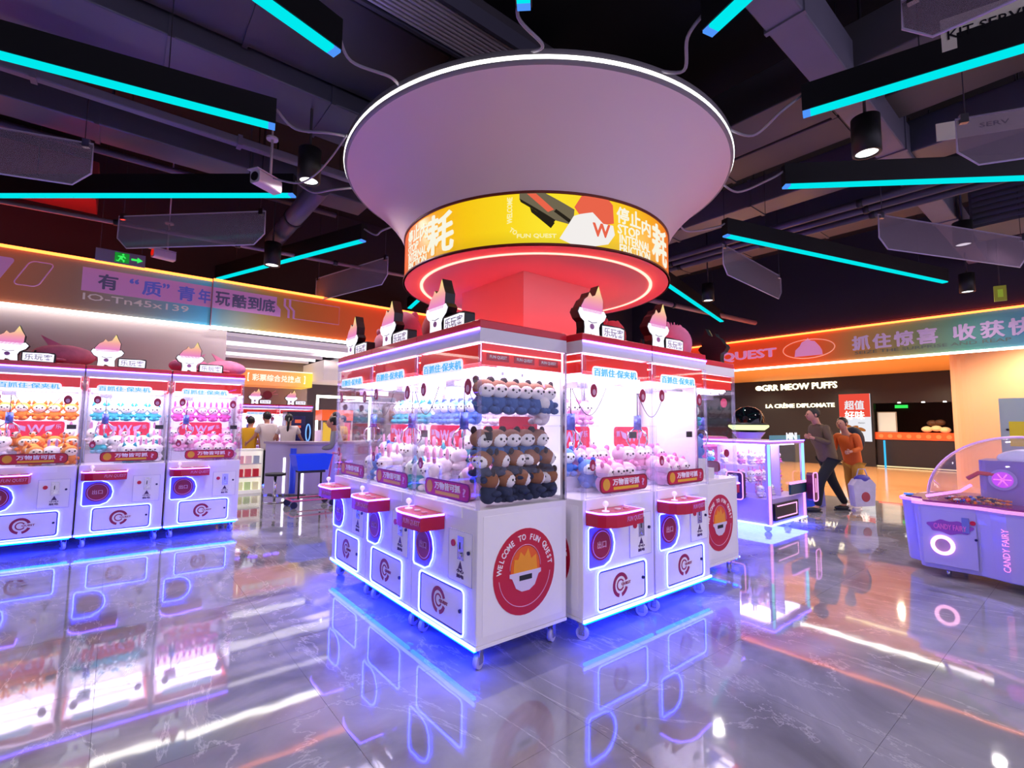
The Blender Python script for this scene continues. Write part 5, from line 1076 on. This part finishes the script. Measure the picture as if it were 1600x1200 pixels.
for i, x in enumerate((2.32, 3.14)):
    r = dup(T); place_machine(r, (x, 13.0), 0, ('left' if i == 0 else 'right')+' claw machine at the back wall under the orange sign', 'claw machines at the back wall'); r.scale = (1.03, .9, .91)
    tp = dup(TT); tp.location = (x+.28, 13.03, 1.835); tp.rotation_euler = (0, 0, 0); tp['label'] = 'lit flame-top sign on the %s back wall machine' % ('left' if i == 0 else 'right'); tp['group'] = 'lit signs standing on the claw machines'
t = thing('arcade_cabinet', 'dark upright arcade cabinet with red figures on a blue screen behind the counter', 'game machine', (3.45, 12.3, 0))
obj('cabinet_shell', MB().box(-.3, .3, 0, .4, 0, 1.65), [mat('arcade_navy', '0C0E2A', .3)], t); obj('screen', MB().box(-.24, .12, -.01, 0, .95, 1.55), [mat('arcade_screen', '101030', .2, emit='181048', es=.5)], t)
obj('red_symbol', MB().box(-.12, .02, -.015, -.01, 1.38, 1.46).box(-.12, .02, -.015, -.01, 1.26, 1.32), [PRD], t); obj('blue_ring', MB().tube([(.19+.05*cos(a), -.01, 1.15+.2*sin(a)) for a in RING], .014, 5, closed=True), [glow('arcade_blue', (.2, .45, 1.3), 1.4)], t)
t = thing('orange_kiosk', 'orange topped colourful prize kiosk behind the seated man', 'kiosk', (4.35, 12.6, 0)); obj('kiosk_body', MB().box(-.3, .5, 0, .5, 0, 1.2), [mat('kiosk_pale', 'E8D0C8', .5, emit='E8C8C0', es=.2)], t); obj('kiosk_head', MB().box(-.3, .5, -.02, .5, 1.45, 1.72), [mat('kiosk_orange', 'F06820', .4, emit='F06020', es=.5)], t)
for q, c in enumerate(('E8C040', '58B8B8', 'D84868')): obj('kiosk_panel', MB().box(-.26+.25*q, -.06+.25*q, -.01, 0, .9+.1*(q % 2), 1.4), [mat('kp_'+c, c, .5, emit=c, es=.4)], t)
obj('kiosk_post', MB().box(-.3, -.27, 0, .03, 1.2, 1.45).box(.47, .5, 0, .03, 1.2, 1.45), [WHITE], t)
SHW = mat('shirt_white', 'D8CCCC', .8, noise=.06); SHG = mat('shirt_grey', '8A8A94', .8, noise=.1); SHY = mat('shirt_yellow', 'E8B018', .7); TRD = mat('trousers_dark', '1A1A24', .8)
person('girl in white shirt with long black ponytail, back turned, at the counter', (2.88, 11.1, 0), rad(165), SHW, TRD, H=1.56, lean=.16, armL=[(.26, -.05, 1.15), (.34, -.28, 1.04)], armR=[(-.26, -.05, 1.15), (-.34, -.28, 1.04)], longhair=.42, sleeve='short')
person('girl in a white shirt with short black hair beside the ponytailed one', (2.55, 11.35, 0), rad(195), SHW, TRD, H=1.60, lean=.12, armL=[(.26, -.05, 1.15), (.3, -.26, 1.02)], sleeve='short')
person('child in a yellow shirt with a dark cap left of the white shirted girls', (2.26, 11.7, 0), rad(150), SHY, mat('skirt_orange', 'E87050', .7), H=1.50, lean=.05, sleeve='short')
person('person with dark hair half hidden at the edge of the left machines', (1.75, 12.6, 0), rad(150), mat('shirt_pinkish', 'D8A0A8', .7), TRD, H=1.62, sleeve='short')
person('man in a grey shirt sitting at the right end of the curved counter facing left', (3.52, 9.75, 0), rad(-110), SHG, TRD, H=1.72, lean=.2, seat=.22, armL=[(.22, -.12, 1.12), (.12, -.4, 1.08)], armR=[(-.22, -.12, 1.12), (-.12, -.38, 1.05)])
person('dark haired person standing behind the seated man in grey', (3.82, 10.9, 0), rad(-110), SHG, TRD, H=1.62)
person('person in a yellow top partly hidden by the centre island', (4.15, 11.4, 0), rad(-90), SHY, TRD, H=1.55, sleeve='short')
stool((3.55, 9.77, 0), 'stool under the man in the grey shirt')
kids()
